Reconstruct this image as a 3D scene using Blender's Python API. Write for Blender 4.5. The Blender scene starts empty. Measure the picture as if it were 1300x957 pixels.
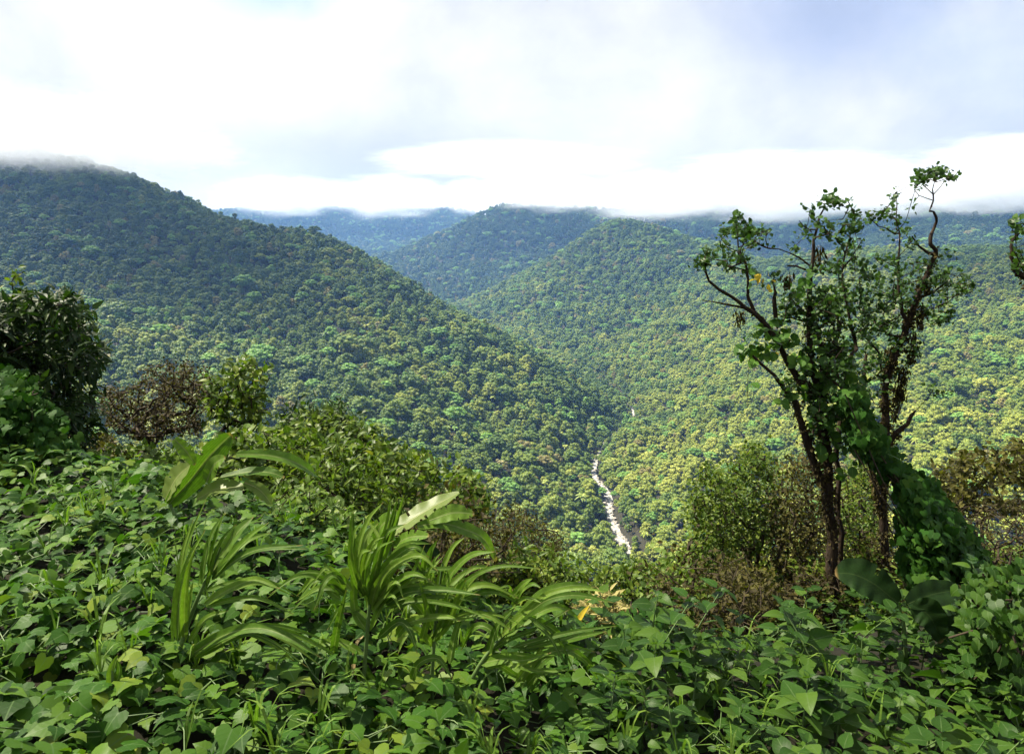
import bpy, math
import numpy as np
from mathutils import Vector, Matrix

R = np.random.default_rng(7)
scene = bpy.context.scene
COL = scene.collection

# ------------------------------------------------------------------ camera
F = 867.0
TH = math.atan(138.5 / F)
ST, CT = math.sin(TH), math.cos(TH)


def ray(px, py):
    u, v = (px - 650.0) / F, (478.5 - py) / F
    d = np.array([u, v * ST + CT, v * CT - ST])
    return d / d[1]


def P(px, py, Y):
    """point on the view ray through a photo pixel, Y metres in front"""
    return ray(px, py) * Y


def proj(p):
    p = np.asarray(p, float)
    x, y, z = p[..., 0], p[..., 1], p[..., 2]
    dep = y * CT - z * ST
    up = y * ST + z * CT
    return 650 + F * x / dep, 478.5 - F * up / dep


cam = bpy.data.cameras.new("camera")
cam.sensor_width = 36.0
cam.lens = F / 1300 * 36
cam.clip_start = 0.05
cam.clip_end = 20000
co = bpy.data.objects.new("camera", cam)
co.rotation_euler = (math.radians(90) - TH, 0, 0)
COL.objects.link(co)
scene.camera = co

# ------------------------------------------------------------------ noise


def _h(ix, iy, s):
    n = (ix.astype(np.int64) * 374761393 + iy.astype(np.int64) * 668265263 + s * 974634547) & 0x7FFFFFFF
    n = ((n ^ (n >> 13)) * 1274126177) & 0x7FFFFFFF
    return ((n ^ (n >> 16)) & 0xFFFF) / 65535.0


def vnoise(x, y, s=0):
    ix, iy = np.floor(x), np.floor(y)
    fx, fy = x - ix, y - iy
    fx, fy = fx * fx * (3 - 2 * fx), fy * fy * (3 - 2 * fy)
    a, b = _h(ix, iy, s), _h(ix + 1, iy, s)
    c, d = _h(ix, iy + 1, s), _h(ix + 1, iy + 1, s)
    return (a * (1 - fx) + b * fx) * (1 - fy) + (c * (1 - fx) + d * fx) * fy


def fbm(x, y, s=0, o=4):
    t, a, n = 0, 0.5, 0
    for i in range(o):
        t = t + a * vnoise(x * 2 ** i, y * 2 ** i, s + i * 17)
        n += a
        a *= 0.5
    return t / n * 2 - 1


def smooth(a, b, x):
    t = np.clip((x - a) / (b - a), 0, 1)
    return t * t * (3 - 2 * t)


# ------------------------------------------------------------------ terrain
TREE_H = 11.0
surf = [  # photo pixel and distance of points on the tree canopy
    # left hill: crest
    (-260, 150, 1260), (0, 186, 1220), (80, 198, 1170), (135, 214, 1120), (210, 250, 1080), (300, 277, 1040), (400, 301, 1010), (480, 340, 980),
    (560, 386, 950), (640, 423, 910), (700, 463, 880), (760, 507, 850), (797, 533, 830),
    # left hill: face
    (-200, 300, 900), (0, 300, 870), (0, 420, 650), (110, 330, 830), (150, 430, 640), (300, 350, 860), (300, 430, 700), (300, 520, 540),
    (450, 400, 820), (450, 480, 650), (450, 560, 520), (580, 450, 800), (580, 540, 620), (580, 640, 470),
    (680, 520, 740), (690, 600, 590), (700, 680, 480), (735, 560, 700),
    # right slope
    (850, 600, 600), (850, 680, 470), (950, 600, 560), (950, 700, 430), (1100, 600, 520), (1250, 600, 480), (1250, 500, 640),
    (1100, 500, 680), (950, 500, 760), (850, 500, 920), (850, 440, 1150), (950, 420, 1050), (1100, 420, 900), (1250, 420, 850),
    (1500, 300, 1050), (1300, 319, 1150), (1200, 322, 1190), (1100, 323, 1260), (1000, 331, 1380),
    # spur in the middle
    (782, 283, 1900), (740, 302, 1880), (705, 328, 1850), (670, 350, 1810), (603, 388, 1750), (850, 294, 1860), (930, 316, 1720),
    (700, 400, 1500), (720, 452, 1250), (780, 350, 1640), (800, 420, 1340), (850, 380, 1450), (900, 352, 1500),
    # blue mountain with the peak
    (635, 265, 2900), (600, 281, 2900), (560, 302, 2900), (520, 317, 2900), (490, 328, 2900), (690, 268, 2950), (760, 266, 2950), (850, 262, 3000),
    (950, 262, 3000), (650, 320, 2500), (600, 358, 2300), (590, 384, 2150), (545, 348, 2500), (700, 310, 2500),
    # mountain at the right
    (1060, 268, 2900), (1150, 262, 2700), (1230, 252, 2600), (1320, 255, 2600), (1500, 230, 2600), (1250, 300, 2150), (1120, 312, 2150), (1320, 305, 2050),
    # far range at the left
    (360, 262, 4600), (430, 268, 4600), (500, 270, 4600), (580, 270, 4700), (440, 306, 4000), (520, 315, 3800),
]
ctrl = []
for px, py, Y in surf:
    p = P(px, py, Y)
    ctrl.append((p[0], p[1], p[2] - TREE_H))
riv_px = [(805, 722, 470), (792, 700, 502), (783, 682, 524), (776, 662, 553), (772, 647, 577), (773, 633, 603), (766, 619, 628), (757, 609, 646), (754, 592, 684),
          (768, 562, 765), (792, 541, 850), (804, 523, 925), (790, 505, 1010), (760, 480, 1130)]
river = [np.array((160, 300, -216.0)), np.array((105, 400, -212.0))] + [P(*a) for a in riv_px]
river = np.array(river)
for i in range(1, len(river)):
    river[i, 2] = max(river[i, 2], river[i - 1, 2] + 0.1)
for r in river[::2]:
    ctrl.append(tuple(r))
ctrl += [  # parts out of sight that shape the valley
    (600, 180, -224), (360, 240, -220), (-50, 1500, -160), (-250, 1900, -130), (-180, 400, -140), (-420, 420, -115), (-650, 380, -90),
    (0, 60, -36), (60, 60, -36), (-60, 60, -34), (0, 150, -86), (80, 150, -88), (-100, 150, -80), (0, 300, -152), (60, 320, -172), (250, 150, -110),
    (-150, 30, -18), (150, 30, -20), (-300, 100, -40), (0, -60, 20), (-300, -60, 15), (300, -60, 10), (0, -400, 120), (-800, 0, 60), (800, 0, -60),
    (-740, 1500, 60), (-400, 1350, -40), (-150, 1250, -110), (1500, 700, 40), (1300, 1600, -20), (700, 1750, -40), (300, 2300, -20), (900, 2300, -40),
    (-500, 3300, 0), (-900, 2600, -40), (-1500, 2200, 50), (400, 3900, 100), (-2500, 3000, 150), (2500, 2500, 220), (0, 6500, 150), (-4000, 5500, 200),
    (4000, 5500, 200), (5500, 0, 100), (-5500, 0, 150), (0, -5500, 150), (-1600, 900, 190)]
ctrl = np.array(ctrl)


def _phi(d):
    return np.sqrt(d * d + 50.0 ** 2)


_S = 1000.0


def _fit():
    n = len(ctrl)
    D = np.hypot(ctrl[:, None, 0] - ctrl[None, :, 0], ctrl[:, None, 1] - ctrl[None, :, 1])
    A = np.zeros((n + 3, n + 3))
    A[:n, :n] = _phi(D) / _S
    Q = np.c_[np.ones(n), ctrl[:, :2] / _S]
    A[:n, n:] = Q
    A[n:, :n] = Q.T
    return np.linalg.solve(A, np.r_[ctrl[:, 2], 0, 0, 0])


_W = _fit()


def seg_dist(x, y, poly):
    best = np.full(x.shape, 1e9)
    hz = np.zeros(x.shape)
    for a, b in zip(poly[:-1], poly[1:]):
        dx, dy = b[0] - a[0], b[1] - a[1]
        t = np.clip(((x - a[0]) * dx + (y - a[1]) * dy) / (dx * dx + dy * dy), 0, 1)
        d = np.hypot(x - a[0] - t * dx, y - a[1] - t * dy)
        m = d < best
        best = np.where(m, d, best)
        hz = np.where(m, a[2] + t * (b[2] - a[2]), hz)
    return best, hz


def near_z(x, y):
    yb = np.interp(x, [-12, -6, -2, 0, 1.5, 4, 12], [8.5, 7.4, 5.7, 4.4, 4.4, 4.9, 6.0])
    zb = np.interp(x, [-8, -5, -2, 0, 1.2, 3, 6], [-2.12, -2.16, -2.34, -2.75, -3.05, -3.15, -3.05])
    z = zb + (-1.72 - zb) * (1 - smooth(0.4, 1.4, y))
    t = np.maximum(y - yb, 0)
    z = z - 0.62 * (np.sqrt(t * t + 0.6) - np.sqrt(0.6))
    return z + np.where(y < -7, 0.45 * (-7 - y), 0) + 0.08 * fbm(x * 0.8, y * 0.8, 3, 3)


def terr(x, y):
    x, y = np.asarray(x, float), np.asarray(y, float)
    sh = x.shape
    x, y = x.ravel(), y.ravel()
    z = np.zeros(len(x))
    for i in range(0, len(x), 20000):
        s = slice(i, i + 20000)
        d = np.hypot(x[s, None] - ctrl[None, :, 0], y[s, None] - ctrl[None, :, 1])
        z[s] = (_phi(d) / _S) @ _W[:-3] + _W[-3] + x[s] / _S * _W[-2] + y[s] / _S * _W[-1]
    dr, rz = seg_dist(x, y, river)
    d = np.hypot(x, y)
    k = smooth(60, 300, d) * smooth(15, 120, dr)
    rid = 1 - np.abs(fbm(x / 230 + 0.3 * fbm(x / 400, y / 400, 9, 2), y / 230, 5, 3)) * 2.2
    z = z + k * (6 * (rid - 0.55) + 4 * fbm(x / 80, y / 80, 11, 3))
    kf = smooth(1700, 2600, d)
    rid2 = 1 - np.abs(fbm(x / 500, y / 500, 25, 3)) * 2
    z = z + kf * 32 * (rid2 - 0.6)
    w = smooth(6, 60, dr)
    z = np.where(dr < 60, np.minimum(z, z * w + (rz - 0.8 + np.maximum(dr - 6, 0) * 0.28) * (1 - w)), z)
    z = np.where(dr < 9, np.minimum(z, rz - 0.8 + np.maximum(dr - 6, 0) * 0.3), z)
    wn = smooth(25, 90, d)
    z = z * wn + near_z(x, y) * (1 - wn) if np.any(wn < 1) else z
    return z.reshape(sh)


# ------------------------------------------------------------------ mesh tools
class Acc:
    """collects geometry with per-vertex leaf coordinates (u across, v along) and a random number"""

    def __init__(s):
        s.v, s.f, s.u, s.n = [], [], [], 0

    def add(s, v, f, uvr):
        """v (k,3); f list of index arrays (m,c); uvr (k,3)"""
        s.v.append(v)
        s.u.append(uvr)
        for a in f:
            s.f.append(np.asarray(a) + s.n)
        s.n += len(v)

    def empty(s):
        return s.n == 0

    def mesh(s, name, mats, smooth_=False):
        me = bpy.data.meshes.new(name)
        v = np.concatenate(s.v).astype(np.float32)
        me.vertices.add(len(v))
        me.vertices.foreach_set("co", v.ravel())
        idx = np.concatenate([a.ravel() for a in s.f]).astype(np.int32)
        tot = np.concatenate([np.full(len(a), a.shape[1]) for a in s.f]).astype(np.int32)
        st = np.r_[0, np.cumsum(tot)[:-1]].astype(np.int32)
        me.loops.add(len(idx))
        me.loops.foreach_set("vertex_index", idx)
        me.polygons.add(len(tot))
        me.polygons.foreach_set("loop_start", st)
        me.update(calc_edges=True)
        uv = np.concatenate(s.u).astype(np.float32)
        at = me.attributes.new("leaf", "FLOAT_VECTOR", "POINT")
        at.data.foreach_set("vector", uv.ravel())
        for m in (mats if isinstance(mats, (list, tuple)) else [mats]):
            me.materials.append(m)
        me.polygons.foreach_set("use_smooth", np.full(len(tot), smooth_))
        me.validate()
        return me


def link(name, me, parent=None):
    o = bpy.data.objects.new(name, me)
    COL.objects.link(o)
    if parent is not None:
        o.parent = parent
        o.matrix_parent_inverse = Matrix.Translation(-Vector(parent.location)) if parent.type == 'EMPTY' else Matrix()
    return o


def tag(o, label=None, cat=None, group=None, kind=None):
    for k, v in (("label", label), ("category", cat), ("group", group), ("kind", kind)):
        if v:
            o[k] = v
    return o


def thing(name, loc, label, cat, group=None):
    o = bpy.data.objects.new(name, None)
    COL.objects.link(o)
    o.location = [float(c) for c in loc]
    o.empty_display_size = 0.1
    return tag(o, label, cat, group)


def norm(a):
    return a / np.maximum(np.linalg.norm(a, axis=-1, keepdims=True), 1e-9)


# leaf templates: length along +Y (0..1), half width in X, normal +Z
def t_heart():
    out = [(0, 0.0), (0.2, -0.17), (0.4, -0.13), (0.5, 0.08), (0.45, 0.28), (0.47, 0.4), (0.29, 0.56), (0.13, 0.8), (0, 1.04)]
    pts = out + [(-x, y) for x, y in out[-2:0:-1]]
    pts = np.array(pts)
    n = len(pts)
    v = np.zeros((n + 2, 3))
    v[:n, :2] = pts
    v[n] = (0, 0.3, 0)
    v[n + 1] = (0, 0.65, 0)
    v[:, 2] = 0.3 * np.abs(v[:, 0]) - 0.75 * v[:, 0] ** 2 - 0.4 * (v[:, 1] - 0.3) ** 2
    v[0, 2] -= 0.02
    tri = []
    h = 8
    for i in range(n):
        j = (i + 1) % n
        c = n if (pts[i][1] + pts[j][1]) / 2 < 0.5 else n + 1
        tri.append((i, j, c))
    # bridge between the two inner points
    r_ = [i for i in range(n) if pts[i][0] > 0]
    tri += [(n, 6, n + 1), (n, n + 1, n - 6)]
    tri = [t for t in tri]
    # flip to make the normals point up
    tri = [(a, b, c) if np.cross(v[b] - v[a], v[c] - v[a])[2] > 0 else (a, c, b) for a, b, c in tri]
    u = np.c_[v[:, 0] * 2, v[:, 1]]
    return v, np.array(tri), u


def t_oval(w=0.32, segs=4, droop=0.25, fold=0.25, tip=0.7):
    v, u = [], []
    for i in range(segs + 1):
        t = i / segs
        hw = w * math.sin(math.pi * min(1, t ** tip)) ** 0.8 if 0 < t < 1 else 0.012
        for k in (-1, 0, 1):
            v.append((k * hw, t, abs(k) * hw * fold - droop * t * t))
            u.append((k, t))
    f = []
    for i in range(segs):
        a = i * 3
        f += [(a, a + 1, a + 4, a + 3), (a + 1, a + 2, a + 5, a + 4)]
    return np.array(v, float), np.array(f), np.array(u, float)


HEART = t_heart()
OVAL = t_oval(0.3)
OVATE = t_oval(0.36, 5, 0.3, 0.2, 0.6)
LANCE = t_oval(0.15, 4, 0.35, 0.3, 0.75)
TINY = t_oval(0.36, 2, 0.15, 0.2)
ROUND = t_oval(0.45, 4, 0.2, 0.15, 0.85)


def scatter(acc, T, pos, d, n, size, rng):
    """many copies of leaf T at pos, axis d, normal about n, length size"""
    tv, tf, tu = T
    m = len(pos)
    d = norm(d)
    x = norm(np.cross(d, n))
    z = np.cross(x, d)
    B = np.stack([x, d, z], 1)  # (m,3,3) rows = axes
    w = rng.uniform(0.85, 1.15, (m, 1, 1))
    loc = np.repeat(tv[None], m, 0) * np.concatenate([w, np.ones((m, 1, 1)), rng.uniform(0.4, 1.7, (m, 1, 1))], 2)
    v = np.einsum('mki,mij->mkj', loc, B) * np.asarray(size).reshape(-1, 1, 1) + pos[:, None]
    k = len(tv)
    f = (tf[None] + (np.arange(m) * k)[:, None, None]).reshape(-1, tf.shape[1])
    r = np.repeat(rng.random(m), k)
    acc.add(v.reshape(-1, 3), [f], np.c_[np.tile(tu, (m, 1)), r])


def tube(acc, pts, rad, sides=7, v0=0.0, rng=None):
    pts = np.asarray(pts, float)
    rad = np.broadcast_to(np.asarray(rad, float), (len(pts),))
    t = norm(np.gradient(pts, axis=0))
    ref = np.array([0.35, 0.9, 0.1]) if abs(t[:, 2]).mean() > 0.5 else np.array([0.05, 0.1, 1.0])
    a = norm(np.cross(t, ref))
    b = np.cross(t, a)
    an = np.arange(sides) / sides * 2 * math.pi
    v = pts[:, None] + (a[:, None] * np.cos(an)[None, :, None] + b[:, None] * np.sin(an)[None, :, None]) * rad[:, None, None]
    n = len(pts)
    i, j = np.meshgrid(np.arange(n - 1), np.arange(sides), indexing='ij')
    f = np.stack([i * sides + j, i * sides + (j + 1) % sides, (i + 1) * sides + (j + 1) % sides, (i + 1) * sides + j], -1).reshape(-1, 4)
    r = R.random()
    acc.add(v.reshape(-1, 3), [f], np.c_[np.tile(an / 3, n), np.repeat(np.linspace(0, 1, n), sides), np.full(n * sides, r)])


def spline(pts, n):
    """Catmull-Rom through pts"""
    p = np.asarray(pts, float)
    p = np.vstack([2 * p[0] - p[1], p, 2 * p[-1] - p[-2]])
    m = len(p) - 3
    out = []
    for t in np.linspace(0, m - 1e-6, n):
        i = int(t)
        f = t - i
        a, b, c, d = p[i:i + 4]
        out.append(0.5 * (2 * b + (c - a) * f + (2 * a - 5 * b + 4 * c - d) * f * f + (3 * b - a - 3 * c + d) * f ** 3))
    return np.array(out)


# ------------------------------------------------------------------ materials
def new_mat(name):
    m = bpy.data.materials.new(name)
    m.use_nodes = True
    nt = m.node_tree
    nt.nodes.clear()
    return m, nt


def N(nt, t, **kw):
    n = nt.nodes.new(t)
    for k, v in kw.items():
        if k == 'inp':
            for a, b in v.items():
                n.inputs[a].default_value = b
        else:
            setattr(n, k, v)
    return n


def ramp(nt, fac, stops):
    r = N(nt, 'ShaderNodeValToRGB')
    while len(r.color_ramp.elements) > 1:
        r.color_ramp.elements.remove(r.color_ramp.elements[-1])
    for i, (p, c) in enumerate(stops):
        e = r.color_ramp.elements[0] if i == 0 else r.color_ramp.elements.new(p)
        e.position = p
        e.color = (*c, 1)
    nt.links.new(fac, r.inputs[0])
    return r.outputs[0]


def mixc(nt, fac, a, b, mode='MIX'):
    m = N(nt, 'ShaderNodeMix', data_type='RGBA', blend_type=mode)
    L = nt.links.new
    for s, x in ((0, fac), (6, a), (7, b)):
        if isinstance(x, (int, float)):
            m.inputs[s].default_value = x
        elif isinstance(x, tuple):
            m.inputs[s].default_value = (*x, 1)
        else:
            L(x, m.inputs[s])
    return m.outputs[2]


def math_(nt, op, a, b=0.0, c=0.0):
    m = N(nt, 'ShaderNodeMath', operation=op)
    for i, x in enumerate((a, b, c)):
        if isinstance(x, (int, float)):
            m.inputs[i].default_value = x
        else:
            nt.links.new(x, m.inputs[i])
    return m.outputs[0]


def leaf_mat(name, stops, vein=(0.2, 0.3, 0.1), veinw=0.09, rough=0.42, trans=0.3, lines=0, side=7.0, spots=None, spec=0.13):
    m, nt = new_mat(name)
    L = nt.links.new
    at = N(nt, 'ShaderNodeAttribute', attribute_name='leaf')
    sp = N(nt, 'ShaderNodeSeparateXYZ')
    L(at.outputs['Vector'], sp.inputs[0])
    u, v, r = sp.outputs
    geo = N(nt, 'ShaderNodeNewGeometry')
    nz = N(nt, 'ShaderNodeTexNoise', inp={'Scale': 1.3, 'Detail': 3.0})
    L(geo.outputs['Position'], nz.inputs['Vector'])
    f = math_(nt, 'MULTIPLY_ADD', nz.outputs[0], 0.5, math_(nt, 'MULTIPLY_ADD', r, 0.75, -0.12))
    c = ramp(nt, f, stops)
    au = math_(nt, 'ABSOLUTE', u)
    mid = N(nt, 'ShaderNodeMapRange', interpolation_type='SMOOTHSTEP', inp={1: veinw, 2: 0.0, 3: 0.0, 4: 0.75})
    L(au, mid.inputs[0])
    c = mixc(nt, mid.outputs[0], c, vein)
    # side veins
    w = math_(nt, 'SINE', math_(nt, 'MULTIPLY', math_(nt, 'MULTIPLY_ADD', au, -0.35, v), side * 6.28))
    sv = N(nt, 'ShaderNodeMapRange', inp={1: 0.9, 2: 1.0, 3: 0.0, 4: 0.14})
    L(w, sv.inputs[0])
    c = mixc(nt, sv.outputs[0], c, vein)
    if lines:
        ln_ = N(nt, 'ShaderNodeMapRange', inp={1: -1.0, 2: 1.0, 3: 0.72, 4: 1.0})
        L(math_(nt, 'SINE', math_(nt, 'MULTIPLY', u, lines)), ln_.inputs[0])
        n3 = N(nt, 'ShaderNodeTexNoise', inp={'Scale': 30.0, 'Detail': 3.0})
        L(geo.outputs['Position'], n3.inputs['Vector'])
        c = mixc(nt, 1.0, c, mixc(nt, n3.outputs[0], (.55, .55, .5), (1.3, 1.3, 1.3)), 'MULTIPLY')
        hv = N(nt, 'ShaderNodeHueSaturation')
        L(c, hv.inputs['Color'])
        L(ln_.outputs[0], hv.inputs['Value'])
        c = hv.outputs[0]
        tipb = N(nt, 'ShaderNodeMapRange', interpolation_type='SMOOTHSTEP', inp={1: 0.93, 2: 1.0, 3: 0.0, 4: 0.85})
        L(v, tipb.inputs[0])
        c = mixc(nt, tipb.outputs[0], c, (.2, .13, .05))
    if spots:
        n2 = N(nt, 'ShaderNodeTexNoise', inp={'Scale': 22.0, 'Detail': 4.0})
        L(geo.outputs['Position'], n2.inputs['Vector'])
        k = N(nt, 'ShaderNodeMapRange', inp={1: 0.6, 2: 0.72, 3: 0.0, 4: 0.8})
        L(n2.outputs[0], k.inputs[0])
        c = mixc(nt, k.outputs[0], c, spots)
    b = N(nt, 'ShaderNodeBsdfPrincipled', inp={'Roughness': rough, 'Specular IOR Level': spec})
    L(c, b.inputs['Base Color'])
    bp = N(nt, 'ShaderNodeBump', inp={'Strength': 0.12, 'Distance': 0.001})
    L(w, bp.inputs['Height'])
    L(bp.outputs[0], b.inputs['Normal'])
    tr = N(nt, 'ShaderNodeBsdfTranslucent')
    L(mixc(nt, 1.0, c, (1.25, 1.5, 0.45), 'MULTIPLY'), tr.inputs[0])
    mx = N(nt, 'ShaderNodeMixShader', inp={0: trans})
    L(b.outputs[0], mx.inputs[1])
    L(tr.outputs[0], mx.inputs[2])
    o = N(nt, 'ShaderNodeOutputMaterial')
    L(mx.outputs[0], o.inputs[0])
    return m


def surf_mat(name, stops, scale=5.0, rough=0.9, bump=0.5, dist=0.02, stretch=(1, 1, 1), coord='Position', spec=0.2):
    m, nt = new_mat(name)
    L = nt.links.new
    geo = N(nt, 'ShaderNodeNewGeometry')
    mp = N(nt, 'ShaderNodeMapping')
    mp.inputs['Scale'].default_value = stretch
    L(geo.outputs['Position'], mp.inputs[0])
    nz = N(nt, 'ShaderNodeTexNoise', inp={'Scale': scale, 'Detail': 8.0, 'Roughness': 0.65})
    L(mp.outputs[0], nz.inputs['Vector'])
    c = ramp(nt, nz.outputs[0], stops)
    b = N(nt, 'ShaderNodeBsdfPrincipled', inp={'Roughness': rough, 'Specular IOR Level': spec})
    L(c, b.inputs['Base Color'])
    bp = N(nt, 'ShaderNodeBump', inp={'Strength': bump, 'Distance': dist})
    L(nz.outputs[0], bp.inputs['Height'])
    L(bp.outputs[0], b.inputs['Normal'])
    o = N(nt, 'ShaderNodeOutputMaterial')
    L(b.outputs[0], o.inputs[0])
    return m


M = {}
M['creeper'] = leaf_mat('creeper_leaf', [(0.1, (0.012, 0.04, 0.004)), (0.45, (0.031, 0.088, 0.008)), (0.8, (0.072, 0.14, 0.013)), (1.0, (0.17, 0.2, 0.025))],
                        vein=(0.08, 0.14, 0.045), rough=0.48, side=4)
M['herb'] = leaf_mat('herb_leaf', [(0.1, (0.012, 0.034, 0.005)), (0.5, (0.026, 0.068, 0.008)), (0.9, (0.056, 0.108, 0.013))], vein=(0.08, 0.13, 0.045), rough=0.45, side=6)
M['maize'] = leaf_mat('blade', [(0.1, (0.055, 0.115, 0.014)), (0.5, (0.1, 0.19, 0.022)), (1, (0.16, 0.25, 0.035))], vein=(0.24, 0.3, 0.11), veinw=0.16, rough=0.5, side=0.2, trans=0.35, lines=34)
M['dryblade'] = leaf_mat('dry_blade', [(0, (0.22, 0.16, 0.07)), (1, (0.4, 0.32, 0.16))], vein=(0.45, 0.38, 0.2), rough=0.6, side=0.2)
M['yellowblade'] = leaf_mat('yellow_blade', [(0, (0.5, 0.36, 0.03)), (1, (0.6, 0.45, 0.06))], vein=(0.5, 0.4, 0.1), rough=0.5, side=0.2)
M['banana'] = leaf_mat('broad_leaf', [(0.1, (0.05, 0.12, 0.018)), (0.5, (0.085, 0.19, 0.024)), (1, (0.16, 0.27, 0.045))], vein=(0.32, 0.36, 0.12), veinw=0.06, rough=0.42, side=26, trans=0.42, lines=3)
M['bananapale'] = leaf_mat('pale_broad_leaf', [(0.1, (0.09, 0.14, 0.035)), (1, (0.16, 0.21, 0.055))], vein=(0.35, 0.36, 0.16), veinw=0.06, rough=0.33, side=24, trans=0.4)
M['bananadark'] = leaf_mat('dark_broad_leaf', [(0.1, (0.007, 0.02, 0.005)), (1, (0.018, 0.042, 0.01))], vein=(0.04, 0.07, 0.02), veinw=0.05, rough=0.55, side=16, trans=0.2, spec=.08, lines=5)
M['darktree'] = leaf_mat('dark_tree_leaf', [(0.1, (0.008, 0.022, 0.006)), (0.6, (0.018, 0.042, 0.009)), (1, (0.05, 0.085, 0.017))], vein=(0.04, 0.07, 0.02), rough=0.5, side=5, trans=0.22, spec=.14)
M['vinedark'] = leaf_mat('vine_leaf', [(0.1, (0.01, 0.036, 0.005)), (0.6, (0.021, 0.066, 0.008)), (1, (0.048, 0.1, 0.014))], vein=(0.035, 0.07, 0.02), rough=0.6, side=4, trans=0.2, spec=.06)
M['shrub'] = leaf_mat('shrub_leaf', [(0.1, (0.026, 0.055, 0.007)), (0.5, (0.06, 0.105, 0.012)), (0.9, (0.13, 0.17, 0.022)), (1, (0.2, 0.16, 0.03))], vein=(0.14, 0.17, 0.06), rough=0.42, side=5, trans=0.3)
M['lightshrub'] = leaf_mat('light_shrub_leaf', [(0.1, (0.05, 0.09, 0.02)), (0.6, (0.1, 0.16, 0.03)), (1, (0.19, 0.25, 0.06))], vein=(0.2, 0.24, 0.1), rough=0.42, side=5, trans=0.35)
M['scrub'] = leaf_mat('scrub_leaf', [(0.1, (0.022, 0.022, 0.006)), (0.5, (0.045, 0.044, 0.01)), (0.85, (0.095, 0.09, 0.018)), (1, (0.15, 0.1, 0.035))], vein=(0.12, 0.12, 0.05), rough=0.55, side=5, trans=0.35)
M['dry'] = leaf_mat('dry_leaf', [(0.1, (0.017, 0.015, 0.006)), (0.5, (0.034, 0.03, 0.01)), (0.85, (0.07, 0.062, 0.016)), (1, (0.08, 0.09, 0.02))], vein=(0.12, 0.09, 0.04), rough=0.65, side=5, trans=0.25)
M['treeleaf'] = leaf_mat('tree_leaf', [(0.1, (0.014, 0.034, 0.008)), (0.6, (0.032, 0.075, 0.016)), (1, (0.08, 0.15, 0.03))], vein=(0.07, 0.11, 0.04), rough=0.36, side=5, trans=0.25)
M['straw'] = leaf_mat('straw', [(0.1, (0.22, 0.19, 0.07)), (1, (0.36, 0.32, 0.13))], vein=(0.3, 0.27, 0.12), rough=0.6, side=0.2)
M['bark'] = surf_mat('bark', [(0.3, (0.01, 0.007, 0.005)), (0.55, (0.028, 0.019, 0.012)), (0.75, (0.065, 0.048, 0.03))], 14, 0.9, 0.9, 0.02, (1, 1, 0.3))
M['twig'] = surf_mat('twig_bark', [(0.3, (0.02, 0.015, 0.01)), (0.6, (0.05, 0.038, 0.024)), (0.8, (0.1, 0.078, 0.05))], 20, 0.85, 0.5, 0.01)
M['stem'] = surf_mat('green_stem', [(0.3, (0.04, 0.08, 0.02)), (0.7, (0.1, 0.16, 0.045))], 9, 0.5, 0.2, 0.003, spec=0.4)
M['moss'] = leaf_mat('moss', [(0.1, (0.02, 0.018, 0.008)), (0.7, (0.045, 0.038, 0.014)), (1, (0.09, 0.07, 0.025))], vein=(0.06, 0.05, 0.02), rough=0.9, side=0.2, trans=0.15, spec=0.1)
M['soil'] = surf_mat('soil', [(0.3, (0.006, 0.006, 0.003)), (0.6, (0.012, 0.011, 0.005)), (0.8, (0.016, 0.018, 0.007))], 1.7, 0.95, 0.6, 0.05)
M['rock'] = surf_mat('river_rock', [(0.3, (0.08, 0.072, 0.06)), (0.55, (0.16, 0.148, 0.13)), (0.8, (0.27, 0.25, 0.225))], 0.5, 0.8, 0.6, 0.2)


def forest_mat():
    m, nt = new_mat('forest_leaf')
    L = nt.links.new
    ti = N(nt, 'ShaderNodeAttribute', attribute_name='tint', attribute_type='INSTANCER')
    at = N(nt, 'ShaderNodeAttribute', attribute_name='leaf')
    sp = N(nt, 'ShaderNodeSeparateXYZ')
    L(at.outputs['Vector'], sp.inputs[0])
    c = ramp(nt, ti.outputs['Fac'], [
        (0.0, (0.026, 0.055, 0.008)), (0.2, (0.046, 0.087, 0.011)), (0.4, (0.085, 0.128, 0.015)), (0.55, (0.135, 0.168, 0.022)),
        (0.68, (0.175, 0.2, 0.03)), (0.8, (0.215, 0.235, 0.045)), (0.87, (0.13, 0.115, 0.035)), (0.93, (0.07, 0.15, 0.026)), (1.0, (0.12, 0.22, 0.04))])
    hv = N(nt, 'ShaderNodeHueSaturation')
    L(c, hv.inputs['Color'])
    L(math_(nt, 'MULTIPLY_ADD', sp.outputs[2], 0.7, 0.65), hv.inputs['Value'])
    L(math_(nt, 'MULTIPLY_ADD', sp.outputs[2], -0.03, 0.515), hv.inputs['Hue'])
    d = N(nt, 'ShaderNodeBsdfPrincipled', inp={'Roughness': 0.6, 'Specular IOR Level': 0.25})
    L(hv.outputs[0], d.inputs['Base Color'])
    tr = N(nt, 'ShaderNodeBsdfTranslucent')
    L(mixc(nt, 1.0, hv.outputs[0], (1.2, 1.4, 0.5), 'MULTIPLY'), tr.inputs[0])
    mx = N(nt, 'ShaderNodeMixShader', inp={0: 0.25})
    L(d.outputs[0], mx.inputs[1])
    L(tr.outputs[0], mx.inputs[2])
    o = N(nt, 'ShaderNodeOutputMaterial')
    L(mx.outputs[0], o.inputs[0])
    return m


M['forest'] = forest_mat()


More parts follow.
